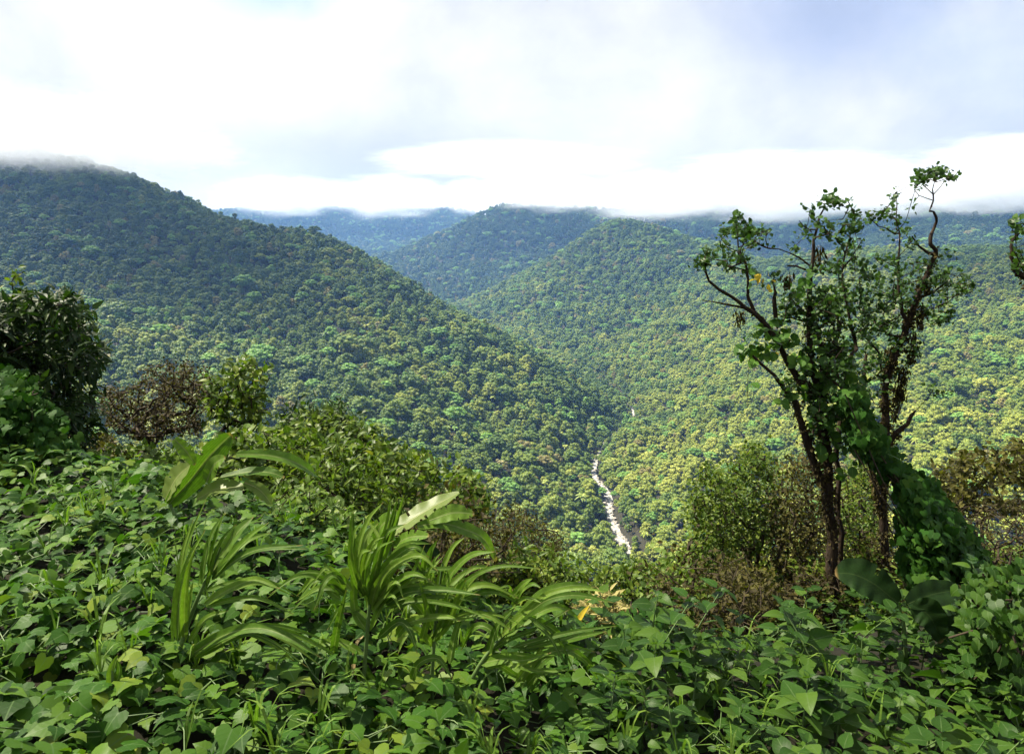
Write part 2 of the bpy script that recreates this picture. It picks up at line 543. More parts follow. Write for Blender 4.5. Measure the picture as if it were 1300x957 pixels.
def water_mat():
    m, nt = new_mat('river_water')
    L = nt.links.new
    geo = N(nt, 'ShaderNodeNewGeometry')
    nz = N(nt, 'ShaderNodeTexNoise', inp={'Scale': 0.35, 'Detail': 6.0, 'Roughness': 0.7, 'Distortion': 0.6})
    L(geo.outputs['Position'], nz.inputs['Vector'])
    c = ramp(nt, nz.outputs[0], [(0.4, (0.05, 0.055, 0.045)), (0.48, (0.13, 0.13, 0.115)), (0.56, (0.19, 0.19, 0.18)), (0.66, (0.4, 0.4, 0.39))])
    b = N(nt, 'ShaderNodeBsdfPrincipled', inp={'Roughness': 0.35})
    L(c, b.inputs['Base Color'])
    bp = N(nt, 'ShaderNodeBump', inp={'Strength': 0.8, 'Distance': 0.5})
    L(nz.outputs[0], bp.inputs['Height'])
    L(bp.outputs[0], b.inputs['Normal'])
    o = N(nt, 'ShaderNodeOutputMaterial')
    L(b.outputs[0], o.inputs[0])
    return m


M['water'] = water_mat()

# ------------------------------------------------------------------ ground sheet (polar grid round the viewpoint)
ang = np.radians(np.r_[np.arange(-66, 66.01, 0.35), np.arange(71, 294, 5.0)])   # from +Y, clockwise
rad = np.r_[0.0, np.exp(np.linspace(math.log(0.8), math.log(6200), 290))]
AA, RR = np.meshgrid(ang, rad, indexing='ij')
GX, GY = RR * np.sin(AA), RR * np.cos(AA)
GZ = terr(GX, GY)
na, nr = AA.shape
acc = Acc()
i, j = np.meshgrid(np.arange(na), np.arange(nr - 1), indexing='ij')
i2 = (i + 1) % na
q = np.stack([i * nr + j, i * nr + j + 1, i2 * nr + j + 1, i2 * nr + j], -1).reshape(-1, 4)
acc.add(np.stack([GX, GY, GZ], -1).reshape(-1, 3), [q], np.zeros((na * nr, 3)))
g = link("terrain", acc.mesh("terrain", M['soil'], True))
tag(g, "dark soil of the roadside bank, valley and hills under the vegetation", "terrain", kind="structure")

# canopy elevation seen from the viewpoint, for leaving out trees that hills hide
EL = (GZ + 9) / np.maximum(RR, 1)
EL[:, rad < 60] = -9
RUN = np.maximum.accumulate(EL, axis=1)


def vis(x, y, z, margin):
    r = np.hypot(x, y)
    a = np.degrees(np.arctan2(x, y))
    ia = np.clip(np.round((a + 66) / 0.35).astype(int), 0, 377)
    ir = np.clip(np.searchsorted(rad, r * 0.985) - 1, 0, nr - 1)
    return (z + 15) / r >= RUN[ia, ir] - margin


# ------------------------------------------------------------------ river
rs = spline(river, 140)
wd = np.interp(rs[:, 1], [400, 474, 492, 560, 690, 720, 900], [1.4, 1.6, 3.4, 3.4, 2.8, 1.5, 1.4]) + 1.2 * fbm(np.arange(140) * 0.13, np.zeros(140), 41, 3)
tg = norm(np.gradient(rs[:, :2], axis=0))
nn = np.c_[-tg[:, 1], tg[:, 0]]
acc = Acc()
K = 7
v = np.zeros((140, K, 3))
for k in range(K):
    s = (k / (K - 1) * 2 - 1)
    v[:, k, :2] = rs[:, :2] + nn * (s * wd)[:, None]
    v[:, k, 2] = rs[:, 2] - 0.1 + 0.25 * fbm(v[:, k, 0] / 3, v[:, k, 1] / 3, 50, 2)
i, j = np.meshgrid(np.arange(139), np.arange(K - 1), indexing='ij')
f = np.stack([i * K + j, (i + 1) * K + j, (i + 1) * K + j + 1, i * K + j + 1], -1).reshape(-1, 4)
acc.add(v.reshape(-1, 3), [f], np.zeros((140 * K, 3)))
o = link("river", acc.mesh("river", M['water'], True))
tag(o, "white foaming river running down the valley floor between rocks", "river", kind="structure")


def ico(sub=2):
    import bmesh
    bm = bmesh.new()
    bmesh.ops.create_icosphere(bm, subdivisions=sub, radius=1)
    v = np.array([x.co[:] for x in bm.verts])
    f = np.array([[x.index for x in y.verts] for y in bm.faces])
    bm.free()
    return v, f


ICO1, ICO2, ICO3 = ico(1), ico(2), ico(3)


def rock_mesh(seed):
    rg = np.random.default_rng(seed)
    v, f = ICO2
    v = v.copy()
    for _ in range(7):
        d = norm(rg.normal(size=3))
        k = rg.uniform(0.45, 0.85)
        t = v @ d
        v = v - np.where(t > k, t - k, 0)[:, None] * d
    a = Acc()
    a.add(v * np.array([1, 0.8, 0.62]), [f], np.zeros((len(v), 3)))
    return a.mesh("boulder", M['rock'])


rocks = [rock_mesh(s) for s in range(5)]
for k in range(240):
    t = R.uniform(0.14, 0.86)
    ii = int(t * 139)
    s = R.choice([-1, 1]) * (wd[ii] * R.uniform(0.45, 1.15))
    x, y = rs[ii, :2] + nn[ii] * s
    o = link("boulder", rocks[k % 5])
    sc = R.uniform(0.5, 1.0) ** 2 * 2.4
    o.location = (x, y, rs[ii, 2] + 0.1)
    o.scale = (sc, sc, sc)
    o.rotation_euler = (0, 0, R.uniform(0, 6.28))
    tag(o, "pale grey boulder washed by the white water of the valley river", "boulder", "boulders in and beside the river")

# ------------------------------------------------------------------ forest trees
TRUNK_LONG = 9.0


def lumps_to_acc(acc, lumps, rg, dens=2.2, size=(0.5, 1.0), flat=1.0):
    for (c, r) in lumps:
        c, r = np.array(c, float), np.array(r, float)
        v, f = ICO1
        acc.add(v * r * 0.8 + c, [f], np.c_[np.zeros((len(v), 2)), np.full(len(v), 0.05)])
        n = int(dens * 4 * math.pi * (r.prod() ** (2 / 3)) * 0.8)
        d = norm(rg.normal(size=(n, 3)))
        d = d[d[:, 2] > -0.45]
        n = len(d)
        pos = c + d * r * rg.uniform(0.82, 1.1, (n, 1))
        nrm = norm(d / r + rg.normal(size=(n, 3)) * 0.42 / r.mean())
        a = norm(np.cross(nrm, rg.normal(size=(n, 3))))
        b = np.cross(nrm, a)
        s = rg.uniform(*size, (n, 1))
        q = np.stack([pos - a * s * .5, pos + b * s * .45 - nrm * s * .15, pos + a * s * .5, pos - b * s * .45 - nrm * s * .1], 1)
        h = np.clip((d[:, 2] + 0.45) / 1.45, 0, 1)
        rr = np.repeat(np.clip(rg.random(n), 0, 1), 4)
        acc.add(q.reshape(-1, 3), [np.arange(n * 4).reshape(-1, 4)], np.c_[np.zeros((n * 4, 2)), rr])


def far_crown(kind, seed):
    rg = np.random.default_rng(seed)
    L_ = []
    def dome(n, rad_, z0, ht, lr, sq=.9, jit=.5):
        """lumps spread over a dome of radius rad_, from z0 up to z0+ht"""
        for k in range(n):
            a = k * 2.39996 + rg.uniform(-.3, .3)
            c = 1 - (k + .4) / n * 1.02
            rr = rad_ * math.sqrt(max(0, 1 - c * c)) * rg.uniform(.85, 1.1)
            z = z0 + ht * c + rg.uniform(-jit, jit)
            q = rg.uniform(*lr)
            L_.append(((rr * math.cos(a), rr * math.sin(a), z), (q, q, q * sq)))
    if kind == 'round':
        dome(22, 4.5, 5.6, 6.6, (1.0, 2.1), .9, .8)
        L_.append(((0, 0, 7.2), (3.6, 3.6, 3.6)))
    elif kind == 'umbrella':
        dome(15, 5.6, 10.3, 3.2, (1.5, 2.2), .6, .3)
        L_.append(((0.3, 0, 9.0), (2.8, 2.8, 2.4)))
    elif kind == 'tall':
        dome(19, 3.3, 6.5, 9.5, (.9, 1.8), 1.0, 1.0)
        L_.append(((0, 0, 9), (2.4, 2.4, 5)))
    elif kind == 'bush':
        dome(15, 3.6, 3.6, 4.6, (.9, 1.7), .9, .7)
        L_.append(((0, 0, 4.5), (2.8, 2.8, 3)))
    elif kind == 'tiered':
        dome(10, 4.6, 7.5, 5.2, (1.5, 2.4), .75, 1.1)
        dome(7, 3.9, 4.6, 3.0, (1.2, 1.8), .75, .8)
        L_.append(((0, 0, 7.2), (2.6, 2.6, 3.6)))
    else:  # sparse
        dome(11, 4.2, 7.0, 6.5, (.9, 1.6), .9, 1.2)
        L_.append(((0, 0, 7.6), (2.2, 2.2, 3.2)))
    acc = Acc()
    if kind == 'palm':
        L_ = [((0, 0, 9.5), (1.1, 1.1, 1.3))]
        for k in range(22):
            a, ln_ = k * 2.4, rg.uniform(2.6, 4.2)
            el = rg.uniform(.1, 1.3)
            t = np.linspace(0, 1, 6)
            rr = ln_ * t * math.cos(el * .7)
            c = np.c_[rr * math.cos(a), rr * math.sin(a), 9.8 + ln_ * (math.sin(el) * t - .75 * t * t)]
            sd = np.array([-math.sin(a), math.cos(a), 0]) * (np.array([.15, .5, .6, .5, .35, .05]))[:, None]
            dn = np.array([0, 0, -1]) * (np.array([.1, .25, .3, .3, .2, 0]))[:, None]
            v = np.stack([c - sd + dn, c, c + sd + dn], 1).reshape(-1, 3)
            f = np.array([(i * 3 + j, i * 3 + j + 1, i * 3 + j + 4, i * 3 + j + 3) for i in range(5) for j in range(2)])
            acc.add(v, [f], np.c_[np.zeros((18, 2)), np.full(18, rg.random())])
    if kind == 'sparse':
        L_ = L_[:-1]
    lumps_to_acc(acc, L_, rg, dens=4.4, size=(0.35, 0.78))
    return acc


def far_trunk(kind, seed):
    rg = np.random.default_rng(seed + 500)
    acc = Acc()
    top = 9.5 if kind != 'bush' else 5.5
    p = np.c_[np.cumsum(rg.normal(0, .12, 6)), np.cumsum(rg.normal(0, .12, 6)), np.linspace(-1.5, top, 6)]
    tube(acc, p, np.linspace(0.34, 0.12, 6), 6)
    for k in range(4):
        a = rg.uniform(0, 6.28)
        b = p[4] + np.array([math.cos(a) * 2.4, math.sin(a) * 2.4, 1.6])
        tube(acc, spline([p[3], (p[4] + b) / 2 + np.array([0, 0, -.2]), b], 5), np.linspace(.14, .05, 5), 5)
    return acc


KINDS = ['round', 'round', 'umbrella', 'tall', 'bush', 'tiered', 'palm', 'sparse']
proto = bpy.data.collections.new("forest_tree_kinds")   # never linked to the scene
crown_me, trunk_me = [], []
for k, kd in enumerate(KINDS):
    ca, ta = far_crown(kd, 100 + k), far_trunk(kd, 100 + k)
    crown_me.append(ca.mesh("crown", M['forest']))
    trunk_me.append(ta.mesh("trunk", M['twig']))
    nf = sum(len(x) for x in ca.f)
    for a_v, a_u in zip(ta.v, ta.u):
        pass
    base = ca.n
    ca.v += ta.v
    ca.u += ta.u
    tf = [a + base for a in ta.f]
    ca.f += tf
    me = ca.mesh("forest_tree", [M['forest'], M['twig']])
    mi = np.zeros(len(me.polygons), np.int32)
    if len(mi) > nf:
        mi[nf:] = 1
    me.polygons.foreach_set("material_index", mi)
    ob = bpy.data.objects.new("forest_tree_%d" % k, me)
    proto.objects.link(ob)


def jitter_points(x0, x1, y0, y1, s, rg):
    xs, ys = np.meshgrid(np.arange(x0, x1, s), np.arange(y0, y1, s))
    xs = xs + (np.arange(xs.shape[0]) % 2)[:, None] * s * .5
    n = xs.size
    return xs.ravel() + rg.uniform(-.42, .42, n) * s, ys.ravel() + rg.uniform(-.42, .42, n) * s


rgF = np.random.default_rng(21)
zones = [(150, 1250, 7.7, 0.93), (1250, 2350, 9.8, 1.15), (2350, 6000, 16.0, 1.7)]
TX = []
for d0, d1, s, scl in zones:
    x, y = jitter_points(-1.2 * d1 - 90, 1.2 * d1 + 90, d0 * .6, d1, s, rgF)
    r = np.hypot(x, y)
    k = (r >= d0) & (r < d1) & (np.abs(x) < 1.2 * y + 60) & (r < 5200)
    x, y = x[k], y[k]
    z = terr(x, y)
    k = vis(x, y, z, 0.015 if d0 < 1000 else 0.008)
    x, y, z = x[k], y[k], z[k]
    dr, _ = seg_dist(x, y, river)
    k = (dr > np.interp(y, [478, 495, 690, 720], [2.6, 5.0, 4.4, 3.0])) | ((y > 700) & (y < 900)) | (y > 940) | (y < 480)
    x, y, z = x[k], y[k], z[k]
    _, pt = proj(np.c_[x, y, z + 17])
    k = (np.hypot(x, y) > 420) | (pt > np.where(x > 0, 700, 640) + np.clip(420 - np.hypot(x, y), 0, 60))
    x, y, z = x[k], y[k], z[k]
    TX.append(np.c_[x, y, z, np.full(len(x), scl)])
TX = np.concatenate(TX)
nT = len(TX)
tx, ty, tz = TX[:, 0], TX[:, 1], TX[:, 2]
dist = np.hypot(tx, ty)
gully = fbm(tx / 130, ty / 130, 77, 3)
patch = fbm(tx / 60, ty / 60, 78, 2)
rnd = rgF.random(nT)
# species mixture: right-hand slope and valley floor paler, high ground darker
dr, rz = seg_dist(tx, ty, river)
right_side = smooth(-20, 60, tx - np.interp(ty, river[:, 1], river[:, 0]) - 10)
pale = 0.33 + 0.2 * right_side * smooth(1500, 900, dist) - 0.16 * smooth(-120, 60, tz) + 0.22 * gully + 0.22 * patch + rgF.normal(0, .12, nT)
pale = pale - .35 * smooth(1900, 2200, dist) + .07 * smooth(900, 500, dist)  # far trees tinted darker to stand for shade on the mountains
tint = np.clip(pale, 0, 0.8)
tint = np.where(rnd < 0.025, 0.87, tint)                                    # brownish
tint = np.where((rnd > 0.025) & (rnd < 0.09), rgF.uniform(.93, 1, nT), tint)   # fresh green
kidx = rgF.choice(8, nT, p=[.24, .22, .06, .11, .13, .11, .07, .06])
kidx = np.where((tint > .9) & (rgF.random(nT) < .5), 2, kidx)
scl = TX[:, 3] * rgF.uniform(.62, 1.36, nT) * np.where(rgF.random(nT) < .05, np.where(dist < 900, 1.5, 1.2), 1) * np.where(rgF.random(nT) < .12, .7, 1)
scl = scl * (1 + .25 * fbm(tx / 45, ty / 45, 91, 2))
scl = scl * np.clip(0.6 + (dr - 6) / 25, .6, 1)
rotz = rgF.uniform(0, 6.28, nT)
ppx, ppy = proj(np.c_[tx, ty, tz + 9])
# the 300 trees that show largest, as objects of their own
fgline = np.interp(ppx, [0, 130, 140, 300, 400, 600, 650, 700, 740, 870, 890, 1000, 1040, 1060, 1130, 1250, 1300],
                   [350, 380, 470, 450, 510, 550, 625, 690, 712, 700, 610, 560, 450, 440, 440, 560, 560])
near_ok = (ppx > 5) & (ppx < 1295) & (ppy < fgline) & vis(tx, ty, tz, -0.004) & (dist < 900)
order = np.argsort(dist / scl)
own = [i for i in order if near_ok[i]][:300]
ownset = np.zeros(nT, bool)
ownset[own] = True


def tint_word(t):
    if t > .9:
        return "fresh bright green"
    if t > .84:
        return "brownish"
    return "dark green" if t < .27 else "mid green" if t < .47 else "yellowish green" if t < .66 else "pale straw green"


KW = {'round': 'round-crowned', 'umbrella': 'flat umbrella-crowned', 'tall': 'tall narrow', 'bush': 'low bushy', 'tiered': 'layered', 'sparse': 'loose-crowned', 'palm': 'palm-like'}
for i in own:
    side = ("right" if right_side[i] > .5 else "left")
    t = bpy.data.objects.new("rainforest_tree", None)
    COL.objects.link(t)
    t.location = (tx[i], ty[i], tz[i])
    t.rotation_euler = (0, 0, rotz[i])
    t.scale = (scl[i],) * 3
    spot = "by the river" if dr[i] < 45 else "on the %s slope" % side
    lab = "%s %s tree in the forest canopy %s" % (tint_word(tint[i]), KW[KINDS[kidx[i]]], spot)
    tag(t, lab, "tree", "%s trees in the canopy %s" % (tint_word(tint[i]), spot))
    for nm, ml in (("crown", crown_me), ("trunk", trunk_me)):
        c = bpy.data.objects.new(nm, ml[kidx[i]])
        c["tint"] = float(tint[i])
        COL.objects.link(c)
        c.parent = t


def forest(name, sel, label):
    me = bpy.data.meshes.new(name)
    n = int(sel.sum())
    me.vertices.add(n)
    me.vertices.foreach_set("co", np.c_[tx, ty, tz][sel].astype(np.float32).ravel())
    for nm, ty_, dat in (("idx", "INT", kidx), ("rz", "FLOAT", rotz), ("sc", "FLOAT", scl), ("tint", "FLOAT", tint)):
        a = me.attributes.new(nm, ty_, "POINT")
        a.data.foreach_set("value", dat[sel].astype(np.int32 if ty_ == "INT" else np.float32))
    o = link(name, me)
    ng = bpy.data.node_groups.new("plant_trees", 'GeometryNodeTree')
    ng.interface.new_socket("Geometry", in_out='INPUT', socket_type='NodeSocketGeometry')
    ng.interface.new_socket("Geometry", in_out='OUTPUT', socket_type='NodeSocketGeometry')
    L = ng.links.new
    gi, go = ng.nodes.new('NodeGroupInput'), ng.nodes.new('NodeGroupOutput')
    mp = ng.nodes.new('GeometryNodeMeshToPoints')
    ip = ng.nodes.new('GeometryNodeInstanceOnPoints')
    ci = ng.nodes.new('GeometryNodeCollectionInfo')
    ci.inputs[0].default_value = proto
    ci.inputs[1].default_value = True
    ci.inputs[2].default_value = True

    def attr(nm, dt):
        a = ng.nodes.new('GeometryNodeInputNamedAttribute')
        a.data_type = dt
        a.inputs[0].default_value = nm
        return a.outputs[0]
    cx = ng.nodes.new('ShaderNodeCombineXYZ')
    L(attr("rz", 'FLOAT'), cx.inputs[2])
    L(gi.outputs[0], mp.inputs[0])
    L(mp.outputs[0], ip.inputs['Points'])
    L(ci.outputs[0], ip.inputs['Instance'])
    ip.inputs['Pick Instance'].default_value = True
    L(attr("idx", 'INT'), ip.inputs['Instance Index'])
    L(cx.outputs[0], ip.inputs['Rotation'])
    L(attr("sc", 'FLOAT'), ip.inputs['Scale'])
    L(ip.outputs[0], go.inputs[0])
    md = o.modifiers.new("plant_trees", 'NODES')
    md.node_group = ng
    tag(o, label, "forest", kind="stuff")
    return o


rest = ~ownset
mid = (dist >= 1330) & (dist < 2080)
forest("forest", rest & (dist < 1330), "dense mixed green rainforest canopy over both valley slopes above the river")
forest("forest", rest & mid, "hazy green rainforest on the rounded middle spur at the valley head")
forest("forest", rest & (dist >= 2080) & (dist < 3400), "blue-hazed forest of the dark mountains whose tops enter the cloud")
forest("forest", rest & (dist >= 3400), "faint blue forest on the farthest range under the cloud")
print("trees", nT, len(own))

# ------------------------------------------------------------------ near plants
UP = np.array([0, 0, 1.0])


def grow(nodes, parents, targets, rg, r_tip=0.004, r_exp=0.42, wig=0.12, bias=None, sides=5, seed_r=None, step=None):
    """connect every target to the nearest part of the skeleton; returns nodes, parents, radii, tip ids"""
    pos = [np.array(p, float) for p in nodes]
    par = list(parents)
    c0 = pos[0]
    order = np.argsort([np.linalg.norm(t - c0) for t in targets])
    tips = []
    arr = np.array(pos)
    for ti in order:
        t = targets[ti]
        d = np.linalg.norm(arr - t, axis=1) + (0.35 * np.maximum(0, arr[:, 2] - t[2] + 0.05) if bias is None else 0)
        j = int(np.argmin(d))
        a = arr[j]
        L_ = np.linalg.norm(t - a)
        m = max(1, int(L_ / (step or 0.25)))
        cur = j
        new = []
        for k in range(1, m + 1):
            f = k / m
            p = a + (t - a) * f + (rg.normal(size=3) * wig * L_ * 0.5 + np.array([0, 0, -0.12 * L_])) * (math.sin(f * math.pi) if k < m else 0)
            pos.append(p)
            par.append(cur)
            cur = len(pos) - 1
            new.append(p)
        arr = np.vstack([arr, new])
        tips.append(cur)
    n = len(pos)
    cnt = np.zeros(n)
    for t in tips:
        cnt[t] += 1
    for k in range(n - 1, 0, -1):
        cnt[par[k]] += cnt[k]
    r = r_tip * np.maximum(cnt, 1) ** r_exp
    if seed_r is not None:
        r[:len(seed_r)] = np.maximum(r[:len(seed_r)] * 0.6, seed_r)
    return arr, par, r, tips


def skin(acc, pos, par, rad_, sides=6):
    n = len(pos)
    best = {}
    for k in range(1, n):
        p = par[k]
        if p not in best or rad_[k] > rad_[best[p]]:
            best[p] = k
    an = np.arange(sides) / sides * 2 * math.pi

    def ring(c, t, r):
        t = t / max(np.linalg.norm(t), 1e-9)
        ref = np.array([0.31, 0.93, 0.17])
        a = np.cross(t, ref)
        a /= max(np.linalg.norm(a), 1e-9)
        b = np.cross(t, a)
        return c + (a[:, None] * np.cos(an) * r + b[:, None] * np.sin(an) * r).T
    vs_, fs = [], []
    idx = {}
    cnt = 0
    ii = np.arange(sides)
    for k in range(1, n):
        p = par[k]
        t = pos[k] - pos[p]
        vs_.append(ring(pos[k], t, rad_[k]))
        idx[k] = cnt
        cnt += sides
        if p in idx and best[p] == k:
            b0 = idx[p]
        else:
            vs_.append(ring(pos[p], t, min(rad_[p], rad_[k] * 1.25)))
            b0 = cnt
            cnt += sides
        a0 = idx[k]
        fs.append(np.stack([b0 + ii, b0 + (ii + 1) % sides, a0 + (ii + 1) % sides, a0 + ii], -1))
    v = np.concatenate(vs_)
    acc.add(v, [np.concatenate(fs)], np.c_[np.zeros((len(v), 2)), np.full(len(v), 0.5)])


def tip_leaves(acc, pos, par, tips, T, size, k, rg, spread=0.12, up=0.5, along=0.5, nup=1.0):
    P_, D_, N_ = [], [], []
    for t in tips:
        p = pos[t]
        d = p - pos[par[t]]
        d = d / max(np.linalg.norm(d), 1e-9)
        m = max(1, rg.poisson(k))
        back = rg.random((m, 1)) * spread
        P_.append(p - d * back + rg.normal(size=(m, 3)) * spread * 0.35)
        D_.append(norm(d * along + rg.normal(size=(m, 3)) * 0.75 + UP * (up - 0.35)))
        N_.append(norm(rg.normal(size=(m, 3)) * 0.45 + UP * nup + np.array([0, -0.25, 0])))
    p, d, nn_ = np.concatenate(P_), np.concatenate(D_), np.concatenate(N_)
    scatter(acc, T, p, d, nn_, size * rg.uniform(0.65, 1.2, len(p)), rg)


def in_poly(x, y, poly):
    c = np.zeros(x.shape, bool)
    n = len(poly)
    for i in range(n):
        (x0, y0), (x1, y1) = poly[i], poly[i - 1]
        c ^= ((y0 > y) != (y1 > y)) & (x < (x1 - x0) * (y - y0) / (y1 - y0 + 1e-12) + x0)
    return c


def poly_targets(poly, Y, thick, n, rg):
    poly = np.array(poly, float)
    lo, hi = poly.min(0), poly.max(0)
    out = []
    while len(out) < n:
        p = rg.uniform(lo, hi, (n * 3, 2))
        p = p[in_poly(p[:, 0], p[:, 1], poly)]
        for a in p:
            if len(out) < n:
                out.append(P(a[0], a[1], Y + thick * (rg.random() - 0.5)))
    return out


def ground_under(px, Y):
    x = (px - 650) / F * Y
    return np.array([x, Y, float(terr(np.array([x]), np.array([Y]))[0])])


def woody(name, px, Y, poly, thick, ntip, T, size, k, lmat, label, cat, seed, group=None, stems=3, r_tip=0.004, parts=("trunk", "crown"), bark='bark',
          spread=0.12, wig=0.14, up=0.5, along=0.5, r_exp=0.45, base=None, extra_tips=0):
    """tree or shrub: skeleton grown from its foot into the outline seen in the photo, with real depth"""
    rg = np.random.default_rng(seed)
    b = ground_under(px, Y) if base is None else np.array(base, float)
    tg_ = poly_targets(poly, Y, thick, ntip, rg)
    cen = np.mean(tg_, axis=0)
    h = np.linalg.norm(cen - b)
    nodes, par = [b + np.array([0, 0, -0.15])], [-1]
    for s in range(stems):
        a = rg.uniform(0, 6.28)
        tip = b + (cen - b) * rg.uniform(.35, .55) + np.array([math.cos(a), math.sin(a), 0]) * h * 0.16 * (stems > 1)
        pts = spline([b, (b + tip) / 2 + rg.normal(size=3) * 0.05 * h, tip], 5)
        cur = 0
        for p in pts[1:]:
            nodes.append(p)
            par.append(cur)
            cur = len(nodes) - 1
    pos, par, r, tips = grow(nodes, par, tg_, rg, r_tip, r_exp, wig)
    root = thing(name, b, label, cat, group)
    a = Acc()
    skin(a, pos, par, r)
    link(parts[0], a.mesh(parts[0], M[bark], True), root)
    a = Acc()
    tip_leaves(a, pos, par, tips, T, size, k, rg, spread, up, along)
    link(parts[1], a.mesh(parts[1], M[lmat]), root)
    return root


# ---- large dark tree at the left edge
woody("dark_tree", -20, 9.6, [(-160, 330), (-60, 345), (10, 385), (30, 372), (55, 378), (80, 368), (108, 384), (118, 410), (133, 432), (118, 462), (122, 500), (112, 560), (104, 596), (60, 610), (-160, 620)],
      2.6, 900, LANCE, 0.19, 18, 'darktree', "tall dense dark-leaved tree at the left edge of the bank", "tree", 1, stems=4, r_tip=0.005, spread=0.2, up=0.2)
woody("thin_tree", 10, 9.2, [(12, 345), (30, 340), (34, 356), (20, 378), (30, 392), (8, 400)], 0.4, 9, OVAL, 0.1, 5, 'shrub',
      "thin sapling poking above the dense dark tree at the left edge", "tree", 2, stems=1, r_tip=0.004)
# ---- dome of creeper in front of it


def creeper_dome(name, poly, Y, depth, n, size, label, seed, mat='vinedark', T=HEART, cat="creeper", layers=3, bulge=None):
    rg = np.random.default_rng(seed)
    poly = np.array(poly, float)
    lo, hi = poly.min(0), poly.max(0)
    p = rg.uniform(lo, hi, (n * 3, 2))
    p = p[in_poly(p[:, 0], p[:, 1], poly)][:n]
    cx, cy_ = (lo + hi) / 2
    # distance to the outline drives how far the surface bulges towards the viewer
    d = np.full(len(p), 1e9)
    for i in range(len(poly)):
        a, b = poly[i - 1], poly[i]
        t = np.clip(((p - a) @ (b - a)) / max((b - a) @ (b - a), 1e-9), 0, 1)
        d = np.minimum(d, np.linalg.norm(p - a - t[:, None] * (b - a), axis=1))
    half = min(hi - lo) * 0.5
    bul = np.sqrt(np.clip(1 - (1 - np.clip(d / half, 0, 1)) ** 2, 0, 1))
    lump = fbm(p[:, 0] / 28, p[:, 1] / 20, seed, 3)
    Yy = Y + depth * (0.5 - bul) - lump * depth * 0.34 + rg.random(len(p)) ** 2 * 0.28 - (rg.random(len(p)) < .15) * rg.random(len(p)) * .3
    p = p + rg.normal(size=p.shape) * 3.5
    pos = np.array([P(a[0], a[1], y) for a, y in zip(p, Yy)])
    nx = (p[:, 0] - cx) / (hi[0] - lo[0])
    nrm = norm(np.c_[nx * 1.2, np.full(len(p), -0.65), np.full(len(p), 0.75)] + rg.normal(size=(len(p), 3)) * 0.3)
    dd = norm(np.c_[nx * 0.6, np.full(len(p), -0.5), np.full(len(p), -0.75)] + rg.normal(size=(len(p), 3)) * 0.45)
    a = Acc()
    scatter(a, T, pos, dd, nrm, size * rg.uniform(.6, 1.25, len(p)), rg)
    foot = pos[np.argmin(pos[:, 2])]
    root = thing(name, foot, label, cat)
    link("leaves", a.mesh("leaves", M[mat], True), root)
    a = Acc()
    for _ in range(26):
        i, j = rg.integers(0, len(p), 2)
        m_ = (pos[i] + pos[j]) / 2 + np.array([0, .12, -.1])
        q = pos[i] + np.array([0, .15, 0]), m_, pos[j] + np.array([0, .15, 0])
        tube(a, spline(q, 7), 0.008, 5)
    link("stems", a.mesh("stems", M['twig'], True), root)
    return root


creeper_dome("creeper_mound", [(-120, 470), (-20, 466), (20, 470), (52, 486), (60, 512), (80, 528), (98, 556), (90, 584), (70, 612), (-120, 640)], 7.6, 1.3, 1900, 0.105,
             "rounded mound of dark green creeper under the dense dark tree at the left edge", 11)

# ---- bare brown tree with fanning limbs, and its neighbours down the slope
woody("brown_tree", 190, 13, [(125, 505), (140, 488), (165, 490), (185, 470), (215, 458), (245, 462), (268, 470), (280, 495), (262, 520), (255, 552), (215, 548), (196, 565), (160, 552), (130, 545)],
      2.2, 520, TINY, 0.065, 9, 'dry', "spreading brown tree with bare fanning limbs and sparse withered leaves", "tree", 21, stems=6, r_tip=0.006, bark='twig', spread=0.18, wig=0.2,
      base=P(190, 600, 13))
woody("sapling", 288, 12, [(258, 500), (268, 478), (290, 468), (312, 455), (335, 458), (346, 480), (338, 505), (345, 530), (310, 545), (275, 540)], 1.6, 120, OVAL, 0.15, 7, 'shrub',
      "small yellow-green leafy tree right of the bare brown tree", "tree", 22, stems=2, r_tip=0.006, spread=0.2, base=P(288, 590, 12))
woody("shrub", 120, 11.5, [(100, 600), (108, 570), (118, 540), (135, 545), (150, 565), (185, 580), (180, 610), (130, 620)], 1.6, 90, OVAL, 0.11, 6, 'scrub',
      "olive shrub at the foot of the bare brown tree", "shrub", 23, parts=("stems", "foliage"), base=P(130, 640, 11.5), bark='twig')
woody("shrub", 320, 9.5, [(190, 615), (215, 590), (250, 575), (275, 555), (300, 548), (335, 545), (365, 540), (400, 548), (410, 580), (400, 610), (330, 625), (230, 630)], 2.2, 260, OVATE, 0.12, 7, 'shrub',
      "wide leafy green shrub behind the upright banana leaf", "shrub", 24, parts=("stems", "foliage"), spread=0.2, base=P(310, 660, 9.5))
woody("shrub", 395, 12, [(355, 560), (362, 525), (380, 512), (410, 515), (432, 508), (448, 530), (455, 555), (430, 570), (380, 575)], 1.8, 150, LANCE, 0.16, 9, 'darktree',
      "dark rounded shrub standing behind the wide leafy shrub", "shrub", 25, parts=("stems", "foliage"), spread=0.2, base=P(400, 620, 12))
woody("shrub", 500, 9.5, [(395, 600), (410, 570), (435, 556), (470, 556), (500, 566), (535, 570), (560, 584), (585, 590), (612, 608), (622, 640), (612, 668), (560, 660), (480, 668), (400, 650)], 2.4, 360, OVAL, 0.14, 8, 'shrub',
      "broad sprawling green shrub at the top of the slope above the river forest", "shrub", 26, parts=("stems", "foliage"), spread=0.22, base=P(500, 700, 9.5))
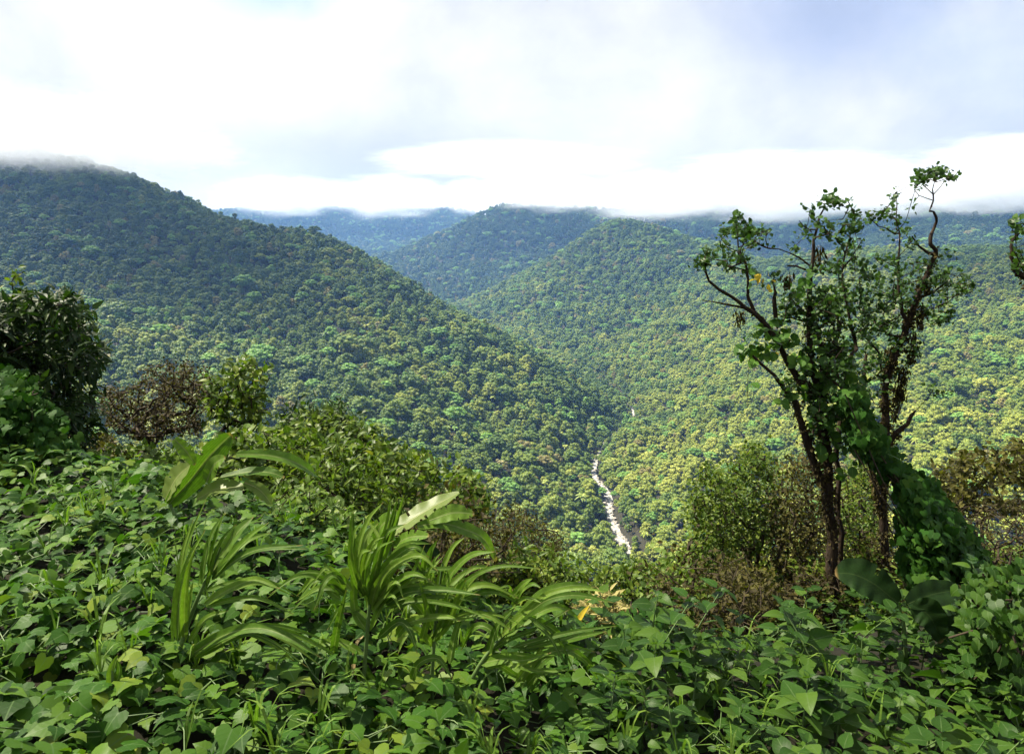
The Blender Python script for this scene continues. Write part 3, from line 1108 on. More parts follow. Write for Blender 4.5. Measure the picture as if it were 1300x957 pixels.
woody("shrub", 410, 6.4, [(340, 640), (355, 618), (385, 612), (410, 622), (440, 640), (458, 668), (450, 700), (400, 705), (350, 690)], 1.3, 190, OVATE, 0.075, 7, 'lightshrub',
      "light green small-leaved bush behind the tall grass clump", "shrub", 27, parts=("stems", "foliage"), spread=0.12, base=P(400, 740, 6.4))
woody("brown_shrub", 660, 12, [(612, 660), (625, 645), (650, 640), (680, 648), (705, 662), (716, 690), (720, 715), (690, 730), (640, 730), (618, 700)], 2.0, 320, TINY, 0.055, 10, 'scrub',
      "withered brown shrub in the middle between green slope plants", "shrub", 28, parts=("stems", "foliage"), bark='twig', spread=0.2, wig=0.2, base=P(660, 770, 12))
woody("shrub", 670, 8.6, [(632, 722), (650, 706), (680, 708), (705, 716), (715, 738), (690, 758), (640, 752)], 1.0, 80, OVAL, 0.1, 6, 'shrub',
      "small green shrub just below the withered brown shrub", "shrub", 29, parts=("stems", "foliage"), base=P(670, 790, 8.6))
woody("shrub", 795, 9.5, [(742, 745), (755, 722), (780, 712), (812, 712), (838, 722), (845, 748), (830, 772), (770, 775)], 1.6, 110, TINY, 0.1, 7, 'shrub',
      "small open green shrub in front of the lower end of the river", "shrub", 30, parts=("stems", "foliage"), base=P(795, 810, 9.5))
creeper_dome("creeper_mound", [(782, 812), (790, 785), (812, 770), (838, 772), (852, 795), (850, 825), (820, 838), (790, 836)], 5.6, 0.5, 420, 0.06,
             "small round dark creeper mound at the lower middle of the bank", 12)
woody("dry_grass_shrub", 760, 8, [(728, 790), (735, 762), (760, 752), (790, 756), (800, 780), (790, 800), (745, 805)], 0.8, 90, LANCE, 0.12, 7, 'straw',
      "tuft of pale straw-coloured dry grass beside the small round creeper mound", "grass tuft", 31, parts=("stems", "foliage"), bark='twig', base=P(762, 815, 8), up=1.2)

woody("shrub", 200, 11, [(92, 612), (110, 585), (140, 572), (190, 566), (240, 572), (280, 560), (300, 590), (280, 615), (180, 622)], 2.0, 200, OVATE, 0.11, 7, 'lightshrub',
      "low light green shrub in front of the bare brown tree's foot", "shrub", 33, parts=("stems", "foliage"), spread=0.2, base=P(195, 650, 11))
woody("shrub", 430, 8, [(330, 640), (350, 600), (400, 590), (450, 600), (480, 625), (500, 660), (440, 680), (360, 670)], 1.8, 230, OVAL, 0.1, 8, 'lightshrub',
      "bright leafy shrub between the two banana-like plants", "shrub", 34, parts=("stems", "foliage"), spread=0.18, base=P(430, 730, 8))
woody("shrub", 410, 11, [(335, 600), (340, 555), (365, 530), (400, 522), (440, 528), (480, 545), (500, 575), (480, 610), (400, 620)], 2.0, 260, OVAL, 0.13, 8, 'shrub',
      "full mid green shrub left of the broad sprawling shrub, under the dark rounded one", "shrub", 35, parts=("stems", "foliage"), spread=0.2, base=P(410, 670, 11))
# ---- thin scrub under the tree at the right
scrub = [(900, 10.5, [(868, 720), (872, 660), (880, 610), (900, 590), (925, 610), (930, 660), (925, 730), (890, 750)]),
         (955, 11, [(915, 640), (925, 590), (945, 562), (975, 566), (985, 600), (990, 650), (975, 700), (925, 700)]),
         (1010, 10.5, [(975, 640), (985, 600), (1000, 570), (1030, 570), (1046, 610), (1048, 690), (1020, 735), (980, 720)]),
         (860, 8.8, [(820, 770), (830, 735), (855, 722), (885, 730), (895, 765), (880, 790), (835, 790)]),
         (950, 8.8, [(895, 780), (905, 735), (930, 715), (965, 720), (985, 750), (980, 785)]),
         (1030, 9.6, [(985, 770), (1000, 735), (1040, 720), (1075, 735), (1085, 775), (1060, 790)]),
         (1090, 11, [(1065, 700), (1070, 620), (1080, 580), (1105, 575), (1118, 620), (1115, 700), (1090, 730)]),
         (1110, 10.5, [(1075, 750), (1085, 700), (1110, 680), (1140, 700), (1150, 745), (1120, 765)])]
scrub += [(985, 12.5, [(930, 760), (940, 690), (960, 640), (1000, 630), (1035, 660), (1040, 760)]), (905, 12, [(868, 780), (872, 720), (890, 680), (925, 670), (945, 720), (945, 780)]),
          (1075, 13, [(1040, 760), (1050, 640), (1070, 590), (1100, 600), (1130, 650), (1140, 760)])]
slab = ["thin olive scrub at the left end of the undergrowth beneath the right tree", "tall thin scrub in sunlight left of the right tree's trunk", "dense brown-green scrub touching the left side of the thick trunk",
        "low scrub at the foot of the undergrowth nearest the river gap", "low dark scrub left of the thick trunk's foot", "low tangle of scrub round the thick trunk's foot",
        "upright thin scrub between the two right-hand trunks", "low dark scrub between the two right-hand trunk feet", "brown thicket filling the back of the undergrowth left of the thick trunk",
        "brown thicket at the back of the undergrowth's sunlit left end", "brown thicket filling the gap behind the two right-hand trunks"]
for k, (px, Y, poly) in enumerate(scrub):
    woody("scrub", px, Y, poly, 1.8, 300, TINY, 0.07 if k not in (0, 1, 3) else .085, 9, 'shrub' if k in (0, 1, 3, 6, 9) else 'dry' if k in (5, 10) else 'scrub', slab[k], "scrub", 40 + k, "scrub beneath the right-hand trees", parts=("stems", "foliage"),  # greener, brighter leaf on some clumps, partly for sunlight on them
          bark='twig', spread=0.22, wig=0.22, stems=5, base=P(px, max(a[1] for a in poly) + 30, Y))
woody("shrub", 1245, 14, [(1175, 625), (1185, 600), (1205, 580), (1235, 570), (1262, 575), (1290, 560), (1330, 570), (1340, 640), (1290, 650), (1220, 650)], 2.6, 230, OVAL, 0.15, 7, 'scrub',
      "rounded yellow-green shrub at the right edge behind the creeper curtain", "shrub", 60, parts=("stems", "foliage"), spread=0.25, base=P(1250, 700, 14))
woody("brown_shrub", 1260, 12, [(1180, 640), (1200, 625), (1240, 640), (1290, 630), (1340, 640), (1345, 720), (1250, 725), (1215, 690)], 2.0, 330, TINY, 0.07, 3, 'dry',
      "tangled bare brown brush at the right edge", "shrub", 61, parts=("stems", "foliage"), bark='twig', spread=0.3, wig=0.35, stems=7, base=P(1260, 760, 12))

# ---- the two right-hand trees


def ppn_ok(q):
    x, y = proj(q)
    return 330 < y < 600


def traced_tree(name, limbs, blobs, leaf, size, k, seed, label, moss=(), extra=None, group=None):
    """limbs: (list of (px,py,Y), r0, r1); blobs: (px,py,rx,ry,Y,n)"""
    rg = np.random.default_rng(seed)
    nodes, par, sr = [], [], []
    for pts, r0, r1 in limbs:
        w_ = np.array([P(*a) for a in pts])
        n = max(4, int(np.linalg.norm(np.diff(w_, axis=0), axis=1).sum() / 0.16))
        s = spline(w_, n)
        s[1:] += rg.normal(size=(n - 1, 3)) * 0.012 + (np.sin(np.arange(1, n) * .9 + rg.uniform(0, 6))[:, None] * np.array([.02, .02, 0]))
        if not nodes:
            cur = -1
            st_ = 0
        else:
            dd = np.linalg.norm(np.array(nodes) - s[0], axis=1)
            cur = int(np.argmin(dd))
            st_ = 1 if dd[cur] < 0.1 else 0
        rr = np.linspace(r0, r1, n)
        for i in range(st_, n):
            nodes.append(s[i])
            par.append(cur)
            sr.append(rr[i] * rg.uniform(.88, 1.14))
            cur = len(nodes) - 1
    tg_ = []
    for (px, py, rx, ry, Y, n) in blobs:
        for _ in range(int(n * (2.1 if n > 6 else 1.2))):
            a, q = rg.uniform(0, 6.28), math.sqrt(rg.random())
            tg_.append(P(px + rx * q * math.cos(a), py + ry * q * math.sin(a), Y + rg.normal() * 0.3))
    pos, par, r, tips = grow(nodes, par, tg_, rg, 0.0032, 0.4, 0.2, seed_r=np.array(sr), step=0.12)
    root = thing(name, nodes[0], label, "tree", group)
    a = Acc()
    skin(a, pos, par, r, 7)
    link("trunk", a.mesh("trunk", M['bark'], True), root)
    a = Acc()
    tip_leaves(a, pos, par, tips, leaf, size, k, rg, 0.1, 0.45, 0.6, 0.7)
    link("crown", a.mesh("crown", M['treeleaf'], True), root)
    # moss and hanging epiphytes on the limbs
    a = Acc()
    pn = np.array(nodes)
    srr = np.array(sr)
    wt = np.maximum(srr - .032, 0)
    sel = rg.choice(len(pn), 5500 if len(pn) > 60 else 1200, p=wt / wt.sum())
    ppx_, ppy_ = proj(pn[sel])
    sel = sel[ppy_ < 640 + 120 * rg.random(len(sel)) ** 2]
    p0 = pn[sel] + rg.normal(size=(len(sel), 3)) * np.array([.02, .02, .05])
    off = norm(rg.normal(size=(len(sel), 3)))
    p0 = p0 + off * (srr[sel] * 0.9)[:, None]
    scatter(a, TINY, p0, off + np.array([0, 0, -0.7]), norm(rg.normal(size=(len(sel), 3))), rg.uniform(.02, .06, len(sel)), rg)
    for (px, py, Y, ln, n) in moss:
        q = P(px, py, Y)
        t_ = rg.random(n)
        p1 = q + np.c_[rg.normal(size=(n, 2)) * (0.05 * (1 - t_ * .5))[:, None], -t_ * ln]
        scatter(a, LANCE, p1, np.c_[rg.normal(size=(n, 2)) * .3, np.full(n, -1.0)], norm(rg.normal(size=(n, 3))), rg.uniform(.04, .1, n), rg)
    link("moss", a.mesh("moss", M['moss']), root)
    a = Acc()
    hv_ = [i for i in range(len(pn)) if ppn_ok(pn[i])]
    for _ in range(13 if len(hv_) > 60 else 0):
        q = pn[rg.choice(hv_)] + rg.normal(size=3) * .03
        ln_ = rg.uniform(.2, .8)
        tube(a, spline([q, q + np.array([rg.normal() * .05, rg.normal() * .05, -ln_ * .5]), q + np.array([rg.normal() * .1, rg.normal() * .1, -ln_])], 8), .0035, 4)
    if not a.empty():
        link("hanging_vines", a.mesh("hanging_vines", M['twig'], True), root)
    if extra:
        extra(root, rg, pn)
    return root


YA, YB = 9.0, 9.8
limbsA = [
    ([(1060, 812, YA), (1061, 770, YA), (1056, 700, YA), (1052, 640, YA), (1050, 590, YA), (1046, 540, YA), (1044, 480, YA), (1050, 440, YA)], .085, .05),
    ([(1051, 616, YA), (1040, 600, YA - .1), (1030, 586, YA - .1), (1020, 546, YA - .2), (1013, 518, YA - .2), (1003, 500, YA - .2), (995, 492, YA - .2), (975, 470, YA - .3), (958, 452, YA - .3)], .062, .018),
    ([(1063, 770, YA), (1068, 690, YA + .2), (1063, 610, YA + .2), (1066, 550, YA + .2), (1072, 500, YA + .2), (1082, 450, YA + .2)], .045, .025),
    ([(1044, 500, YA), (1014, 484, YA), (989, 434, YA), (968, 407, YA), (945, 390, YA), (928, 376, YA), (901, 356, YA), (894, 325, YA)], .05, .012),
    ([(945, 390, YA), (920, 386, YA), (892, 383, YA)], .018, .006),
    ([(955, 396, YA), (948, 366, YA), (950, 335, YA), (935, 305, YA), (942, 282, YA)], .022, .006),
    ([(1044, 505, YA), (1033, 471, YA), (1028, 424, YA), (1026, 393, YA), (1031, 356, YA), (1034, 322, YA), (1036, 292, YA), (1046, 264, YA)], .05, .01),
    ([(1031, 350, YA), (1020, 339, YA), (999, 337, YA)], .02, .008),
    ([(1028, 335, YA), (1008, 325, YA), (989, 315, YA)], .014, .005),
    ([(1036, 292, YA), (1022, 290, YA), (1014, 280, YA)], .01, .004),
    ([(995, 440, YA), (985, 410, YA), (984, 380, YA), (987, 372, YA)], .03, .024),
    ([(1050, 461, YA), (1036, 420, YA + .2), (1018, 395, YA + .2), (1000, 378, YA + .2)], .035, .014),
    ([(1087, 444, YA + .3), (1083, 420, YA + .3), (1077, 393, YA + .3), (1070, 356, YA + .3), (1068, 335, YA + .3), (1078, 300, YA + .3)], .026, .008),
    ([(1068, 340, YA + .3), (1085, 322, YA + .3), (1096, 300, YA + .3)], .012, .005),
    ([(1050, 450, YA), (1066, 420, YA), (1060, 400, YA)], .03, .015),
]
blobsA = [(938, 285, 16, 16, YA, 8), (952, 300, 22, 14, YA, 9), (920, 300, 14, 14, YA, 5), (905, 325, 18, 14, YA, 7), (890, 335, 8, 8, YA, 3), (930, 330, 24, 20, YA, 8), (978, 300, 12, 10, YA, 4),
          (1052, 255, 12, 10, YA, 7), (1025, 270, 10, 8, YA, 3), (1072, 262, 12, 8, YA, 4), (1030, 292, 18, 14, YA, 5), (1012, 310, 12, 10, YA, 3), (1060, 290, 18, 16, YA, 5),
          (1090, 275, 16, 12, YA + .3, 6), (1080, 300, 20, 18, YA + .3, 8), (1050, 330, 20, 18, YA, 5), (1046, 400, 20, 34, YA - .1, 22), (1025, 392, 30, 26, YA, 12), (1000, 385, 18, 20, YA, 8), (1062, 378, 26, 22, YA, 9),
          (1085, 340, 26, 22, YA + .2, 9), (1085, 400, 30, 44, YA + .2, 18), (1040, 440, 34, 28, YA - .1, 14), (1010, 480, 22, 20, YA, 8), (1075, 470, 34, 34, YA - .1, 24), (1060, 530, 34, 40, YA, 24),
          (1035, 520, 20, 30, YA - .1, 8), (985, 350, 10, 10, YA, 2)]


def big_leaves(root, rg, pn):
    """climber with larger, brighter leaves on the lower limbs"""
    a = Acc()
    pp, dd = [], []
    for (px, py, rx, ry, n) in [(958, 440, 28, 16, 26), (960, 352, 10, 8, 5), (985, 425, 22, 22, 18), (1010, 440, 26, 22, 22), (1045, 455, 34, 24, 30), (1020, 358, 22, 12, 12), (1070, 455, 26, 20, 26),
                                (1060, 500, 40, 40, 90), (1085, 540, 34, 34, 60), (1075, 580, 34, 30, 24), (968, 415, 16, 12, 10), (1000, 500, 14, 14, 8), (960, 488, 10, 8, 3)]:
        q = np.sqrt(rg.random(n))
        an = rg.uniform(0, 6.28, n)
        for x, y in zip(px + rx * q * np.cos(an), py + ry * q * np.sin(an)):
            pp.append(P(x, y, YA - .15 + rg.normal() * .15))
    pp = np.array(pp)
    n = len(pp)
    scatter(a, ROUND, pp, norm(rg.normal(size=(n, 3)) * .7 + np.array([0, -.3, -.3])), norm(rg.normal(size=(n, 3)) * .45 + np.array([0, -.5, .9])), rg.uniform(.08, .17, n), rg)
    link("climber_leaves", a.mesh("climber_leaves", M['lightclimb']), root)
    a = Acc()
    pp = np.array([P(968 + rg.normal() * 7, 357 + rg.normal() * 7, YA - .1) for _ in range(9)] + [P(978, 372, YA - .1), P(975, 368, YA), P(989, 448, YA)])
    scatter(a, ROUND, pp, norm(rg.normal(size=(12, 3)) + np.array([0, 0, -.5])), norm(rg.normal(size=(12, 3)) * .5 + np.array([0, -1, .5])), rg.uniform(.06, .11, 12), rg)
    link("yellow_leaves", a.mesh("yellow_leaves", M['yellowblade']), root)


M['lightclimb'] = leaf_mat('climber_leaf', [(0.1, (0.03, 0.08, 0.014)), (0.6, (0.06, 0.14, 0.02)), (1, (0.11, 0.2, 0.035))], vein=(0.12, 0.2, 0.06), rough=0.4, side=5, trans=0.35)
traced_tree("gnarled_tree", limbsA, blobsA, ROUND, 0.064, 8, 71, "gnarled mossy tree with a thick dark trunk, crooked spreading limbs and sparse leaves", extra=big_leaves,
            moss=[(1042, 310, YA, .3, 60), (1000, 345, YA, .2, 40), (940, 392, YA, .2, 40), (1050, 380, YA, .3, 80)])
limbsB = [
    ([(1126, 745, YB), (1125, 732, YB), (1123, 685, YB), (1121, 635, YB), (1124, 590, YB), (1123, 539, YB), (1125, 500, YB), (1129, 470, YB), (1141, 437, YB), (1154, 407, YB), (1165, 380, YB), (1175, 352, YB), (1182, 334, YB),
      (1188, 321, YB), (1183, 308, YB), (1181, 297, YB), (1189, 285, YB), (1187, 273, YB), (1181, 266, YB), (1184, 252, YB), (1183, 240, YB)], .068, .008),
    ([(1188, 321, YB), (1175, 318, YB), (1165, 312, YB), (1158, 300, YB)], .025, .01),
    ([(1150, 415, YB), (1143, 380, YB), (1139, 345, YB), (1141, 300, YB), (1138, 262, YB)], .028, .006),
    ([(1124, 560, YB), (1140, 549, YB), (1150, 540, YB), (1158, 526, YB)], .04, .028),
    ([(1121, 640, YB), (1112, 610, YB), (1100, 560, YB), (1096, 500, YB), (1100, 450, YB)], .05, .02),
    ([(1165, 385, YB), (1185, 370, YB), (1205, 355, YB), (1222, 362, YB)], .018, .006),
    ([(1158, 405, YB), (1180, 395, YB), (1204, 385, YB)], .016, .005),
    ([(1183, 245, YB), (1172, 232, YB), (1164, 224, YB)], .007, .003),
    ([(1183, 243, YB), (1188, 228, YB), (1190, 216, YB)], .007, .003),
    ([(1184, 248, YB), (1197, 236, YB), (1206, 226, YB)], .007, .003),
    ([(1184, 256, YB), (1170, 250, YB), (1160, 240, YB)], .006, .003),
]
blobsB = [(1170, 225, 9, 6, YB, 7), (1190, 218, 14, 6, YB, 9), (1205, 225, 8, 6, YB, 6), (1160, 252, 5, 8, YB, 2), (1136, 250, 9, 10, YB, 5), (1125, 268, 14, 8, YB, 5), (1112, 275, 12, 8, YB, 3), (1138, 290, 16, 18, YB, 6),
          (1158, 300, 10, 12, YB, 4), (1150, 340, 22, 22, YB, 8), (1125, 345, 20, 26, YB, 8), (1120, 390, 28, 30, YB, 20), (1145, 380, 18, 26, YB, 9), (1205, 360, 34, 22, YB, 18), (1228, 362, 12, 8, YB, 4), (1190, 395, 24, 14, YB, 9),
          (1175, 340, 14, 14, YB, 5), (1115, 430, 34, 26, YB, 16), (1160, 430, 12, 24, YB, 5), (1108, 480, 28, 30, YB, 14), (1205, 330, 8, 8, YB, 2), (1165, 455, 14, 18, YB, 5), (1195, 490, 20, 10, YB, 4)]
traced_tree("gnarled_tree", limbsB, blobsB, ROUND, 0.06, 8, 72, "slender crooked tree with one twisted bare-stemmed top above the others, right of the thick trunk",
            moss=[(1147, 465, YB, .5, 260), (1160, 420, YB, .45, 200), (1170, 385, YB, .35, 150), (1140, 490, YB, .5, 140), (1130, 440, YB, .3, 120), (1178, 352, YB, .2, 80)])
# branch of a tree standing outside the frame
traced_tree("leaning_tree", [([(1420, 760, 8.0), (1400, 600, 8.0), (1360, 440, 8.0), (1310, 360, 8.0), (1288, 345, 8.0), (1284, 315, 8.0), (1290, 285, 8.0)], .07, .008), ([(1312, 362, 8.0), (1296, 352, 8.0), (1287, 340, 8.0)], .012, .004)],
            [(1294, 290, 8, 10, 8.0, 7), (1292, 325, 10, 16, 8.0, 8), (1330, 300, 20, 30, 8.0, 14), (1360, 380, 30, 40, 8.0, 20)], ROUND, 0.07, 4, 73,
            "tree with only a twig of small leaves reaching in at the right edge")
# creeper curtain hanging from the slender tree down to the bank
creeper_dome("creeper_curtain", [(1066, 500), (1085, 492), (1100, 520), (1130, 575), (1160, 598), (1185, 612), (1205, 640), (1228, 668), (1250, 700), (1256, 730), (1225, 748), (1160, 752), (1146, 720), (1142, 668), (1140, 610), (1112, 590), (1085, 556)],
             8.0, 1.5, 3000, 0.12, "sloping curtain of dark green creeper hanging down beside the right-hand trunks", 13)
creeper_dome("creeper_mound", [(1215, 760), (1225, 735), (1255, 715), (1300, 705), (1380, 700), (1380, 900), (1240, 900), (1220, 820)], 4.6, 0.8, 1000, 0.075,
             "green creeper mound in the lower right corner of the bank", 14, 'herb')


# ---- blades: maize-like grass and broad banana leaves
def blade_mesh(name, pts, width, mat, rg, sway=0.0, fold=0.35, seg=22, tear=0.0, prof=None, nrm_hint=(0, -0.6, 1.0), roll=0.0, midrib=0.0):
    c = spline(pts, seg)
    n = len(c)
    t = np.linspace(0, 1, n)
    tan = norm(np.gradient(c, axis=0))
    side = norm(np.cross(tan, np.array(nrm_hint, float)))
    nr_ = np.cross(side, tan)
    wv = (np.minimum(1, (t / .12 + .25)) * (1 - t ** 3) ** .9) if prof is None else prof(t)
    wv = np.maximum(wv, .02) * width * .5
    acc = Acc()
    ks = np.array([-1, -.75, -.5, -.25, 0, .25, .5, .75, 1.0]) if width > .1 else np.array([-1, -.5, 0, .5, 1.0])
    K_ = len(ks)
    V = np.zeros((n, K_, 3))
    U = np.zeros((n, K_, 3))
    rv = rg.random()
    ph = rg.uniform(0, 6.28)
    for k, s in enumerate(ks):
        lift = fold * abs(s) - roll * s * s
        rip = .07 * np.sin(t * 26 + ph + s * 1.5) * abs(s)
        V[:, k] = c + side * (s * wv)[:, None] + nr_ * ((lift + rip) * wv)[:, None]
        U[:, k] = np.c_[np.full(n, s), t, np.full(n, rv)]
    f = []
    torn = rg.random((n, 2)) < tear
    for i in range(n - 1):
        for k in range(K_ - 1):
            if tear and ((k == 0 and torn[i, 0]) or (k == K_ - 2 and torn[i, 1]) or (k in (1,) and torn[i, 0] and rg.random() < .6) or (k == K_ - 3 and torn[i, 1] and rg.random() < .6)):
                continue
            f.append((i * K_ + k, i * K_ + k + 1, (i + 1) * K_ + k + 1, (i + 1) * K_ + k))
    acc.add(V.reshape(-1, 3), [np.array(f)], U.reshape(-1, 3))
    if midrib:
        m0 = len(acc.u)
        tube(acc, c - nr_ * midrib * .6, np.linspace(midrib, midrib * .25, n), 5)
        acc.u[m0][:, 0] = 0
    return acc.mesh(name, M[mat], True)


def px_pts(l, Y, dY=0.0):
    m = len(l)
    return [P(a[0], a[1], (a[2] if len(a) > 2 else Y + dY * i / max(1, m - 1))) for i, a in enumerate(l)]


def blade_plant(name, label, cat, Y, stalk, blades, seed, r=.012, mat='maize', fold=.35, tear=0, prof=None, midrib=0, seg=22, group=None):
    rg = np.random.default_rng(seed)
    # stand the plant where the foot's view ray meets the top of the ground cover
    d0 = ray(*stalk[0][:2])
    for y_ in np.arange(2.0, 9.0, .02):
        q = d0 * y_
        if q[2] < float(terr(np.array([q[0]]), np.array([q[1]]))[0]) + .22:
            break
    ws, Y = y_ / Y, y_
    r, midrib = r * ws, midrib * ws
    sp_ = spline(px_pts(stalk, Y), 10)
    b = sp_[0].copy()
    gz = float(terr(np.array([b[0]]), np.array([b[1]]))[0])
    if b[2] > gz:
        sp_ = np.vstack([np.array([b[0], b[1], gz - .05]), sp_])
    root = thing(name, sp_[0], label, cat, group)
    a = Acc()
    tube(a, sp_, np.linspace(r, r * .5, len(sp_)), 7)
    link("stalk", a.mesh("stalk", M['stem'], True), root)
    for bl in list(blades) + [None] * (2 * len(blades) if cat == 'grass plant' and len(blades) > 5 else 0):
        if bl is None:   # further, narrower blades between the larger ones
            q = [b_ for b_ in blades if len(b_) < 3 or b_[2] is None][rg.integers(0, 6)]
            p0 = np.array([a[:2] for a in q[0]], float)
            t_ = np.linspace(0, 1, len(p0))[:, None]
            p0 = p0 + (rg.normal(size=(1, 2)) * 16) * t_ + rg.normal(size=(1, 2)) * 5 + np.array([rg.normal() * 12, rg.uniform(-6, 16)]) * t_ ** 2
            bl = ([tuple(a) for a in p0], q[1] * rg.uniform(.45, .8))
        pts, w_ = bl[0], bl[1] * ws * (.85 if cat == 'grass plant' else 1)
        m_ = bl[2] if len(bl) > 2 and bl[2] else mat
        dY = bl[3] if len(bl) > 3 else rg.uniform(-.25, .25)
        nh = bl[4] if len(bl) > 4 else (rg.uniform(-.4, .4), -.8, .8)
        o = link("leaf", blade_mesh("leaf", px_pts(pts, Y, dY), w_, m_, rg, fold=fold * rg.uniform(.6, 1.3), tear=tear, prof=prof, midrib=midrib, nrm_hint=nh, seg=seg), root)
        if m_ in ('dryblade', 'yellowblade', 'bananapale'):
            o["label"] = {"dryblade": "dry brown leaf", "yellowblade": "yellow leaf", "bananapale": "pale yellowish leaf"}[m_]
    return root


blade_plant("maize_plant", "single maize-like plant with long arching blades leaning over the heart-leaved creeper", "grass plant", 2.9,
            [(223, 840), (240, 787), (256, 748), (269, 722), (280, 695)], [
    ([(225, 813), (228, 760), (240, 712), (261, 672)], .05), ([(256, 741), (262, 702), (272, 673), (287, 650)], .048), ([(269, 728), (285, 699), (304, 673), (322, 656)], .085),
    ([(269, 735), (298, 712), (330, 697), (385, 692)], .05, None, -.3), ([(259, 767), (291, 748), (324, 736), (356, 747)], .052), ([(240, 832), (285, 806), (327, 797), (366, 809), (410, 836)], .06, None, -.3),
    ([(235, 800), (242, 760), (246, 735)], .035), ([(275, 710), (290, 690), (300, 665)], .05), ([(240, 815), (262, 785), (290, 775)], .04)], 81)
blade_plant("maize_plant", "tall bushy grass clump with many arching blades right of the centre of the foreground creeper", "grass plant", 3.3,
            [(461, 865), (467, 793), (471, 754), (485, 700), (500, 646)], [
    ([(464, 755), (458, 715), (466, 680), (480, 664)], .06), ([(485, 700), (496, 668), (505, 632)], .04), ([(471, 774), (478, 741), (497, 712), (525, 694), (545, 708)], .062), ([(477, 767), (500, 741), (524, 729), (548, 738)], .05),
    ([(490, 767), (518, 752), (561, 749), (610, 755)], .055, None, -.3), ([(437, 750), (419, 732), (399, 732), (376, 757)], .055), ([(432, 760), (408, 746), (378, 762)], .045), ([(422, 836), (429, 793), (440, 748)], .05),
    ([(535, 816), (542, 780), (532, 735)], .04), ([(571, 842), (578, 806), (590, 770)], .05), ([(522, 866), (532, 842), (556, 836), (575, 862)], .05), ([(503, 808), (520, 790), (561, 783), (584, 788)], .055),
    ([(448, 858), (452, 820), (462, 806)], .03, 'dryblade'), ([(470, 800), (490, 760), (520, 735), (540, 690)], .05), ([(465, 800), (450, 770), (452, 700), (458, 668)], .05), ([(470, 790), (445, 770), (430, 775), (415, 800)], .045),
    ([(480, 810), (505, 790), (520, 800), (530, 830)], .05), ([(478, 740), (500, 705), (520, 690), (548, 690)], .045), ([(470, 760), (482, 700), (492, 676), (515, 665)], .05), ([(461, 830), (430, 815), (400, 822), (380, 850)], .05)], 82)
blade_plant("maize_plant", "spreading grass clump in front of the drooping broad leaves, right of the tall bushy one", "grass plant", 3.4,
            [(548, 862), (552, 800), (556, 760), (562, 715)], [
    ([(552, 790), (540, 745), (545, 705), (556, 684)], .05), ([(555, 770), (572, 730), (598, 705), (628, 700)], .055), ([(555, 780), (585, 752), (618, 742), (648, 756)], .055), ([(552, 800), (525, 765), (505, 762), (490, 785)], .045),
    ([(553, 800), (580, 785), (615, 780), (650, 800)], .05), ([(550, 815), (570, 790), (580, 760), (592, 735)], .045), ([(550, 820), (530, 800), (515, 806), (505, 830)], .045), ([(556, 760), (562, 725), (575, 695), (590, 682)], .045)], 90)
blade_plant("maize_plant", "maize-like plant with wide blades and one yellow leaf by the small round creeper mound", "grass plant", 3.1,
            [(600, 860), (615, 835), (640, 806), (671, 781)], [
    ([(636, 813), (665, 780), (690, 754), (723, 743), (758, 745)], .075, None, .3), ([(671, 783), (704, 800), (732, 834)], .045), ([(660, 825), (704, 815), (736, 808), (770, 801)], .06, None, .3), ([(660, 866), (681, 838), (704, 824)], .07),
    ([(610, 842), (640, 836), (665, 838), (700, 828)], .06, None, -.2), ([(648, 760), (664, 742), (676, 734)], .04), ([(735, 786), (740, 778), (748, 768)], .03, 'yellowblade', 0), ([(620, 830), (632, 795), (655, 770)], .05),
    ([(650, 800), (690, 775), (715, 772), (740, 790)], .05), ([(640, 815), (615, 795), (598, 800), (585, 826)], .045), ([(690, 830), (720, 825), (745, 840), (760, 864)], .05)], 83)
blade_plant("maize_plant", "short stiff blade rising at the bottom edge from the dark creeper leaves", "grass plant", 2.6, [(143, 885), (144, 868), (143, 850)],
            [([(141, 872), (142, 850), (150, 830)], .04, None, 0), ([(146, 872), (152, 852), (148, 836)], .035, None, 0)], 84)
blade_plant("grass_plant", "narrow-bladed grass sprig rising from the creeper at the left edge", "grass plant", 4.6, [(40, 612), (42, 600)],
            [([(42, 604), (44, 594), (40, 584)], .018), ([(42, 604), (50, 594), (60, 596)], .018), ([(42, 604), (32, 592), (22, 590)], .018), ([(30, 655), (60, 648), (110, 647)], .06)], 85)
BP = lambda t: np.sin(np.pi * np.clip(t * .93 + .06, 0, 1)) ** .55
blade_plant("banana_plant", "young banana-like plant with one broad upright bright leaf and rolled pale ones", "banana plant", 5.0, [(225, 668), (222, 655), (216, 640)], [
    ([(214, 640), (240, 612), (262, 584), (280, 564), (294, 551)], .2, None, .2, (.75, -.5, .35)), ([(210, 634), (223, 608), (241, 590)], .17, 'bananapale', 0, (-.5, -.8, .3)),
    ([(280, 606), (317, 599), (343, 600), (361, 606)], .1, None, 0, (0, -.45, 1)), ([(300, 577), (340, 578), (372, 586), (395, 599), (407, 611)], .12, None, .5, (0, -.6, .8)), ([(221, 557), (236, 572), (248, 590)], .1, None, 0),
    ([(250, 634), (275, 621), (310, 618)], .17, 'bananapale', 0, (0, -.5, 1)), ([(262, 612), (272, 590), (286, 580)], .12, None, 0), ([(310, 612), (330, 622), (345, 640)], .1, 'bananapale', 0)], 86, r=.02, fold=.22, tear=.05, prof=BP, midrib=.008, seg=34)
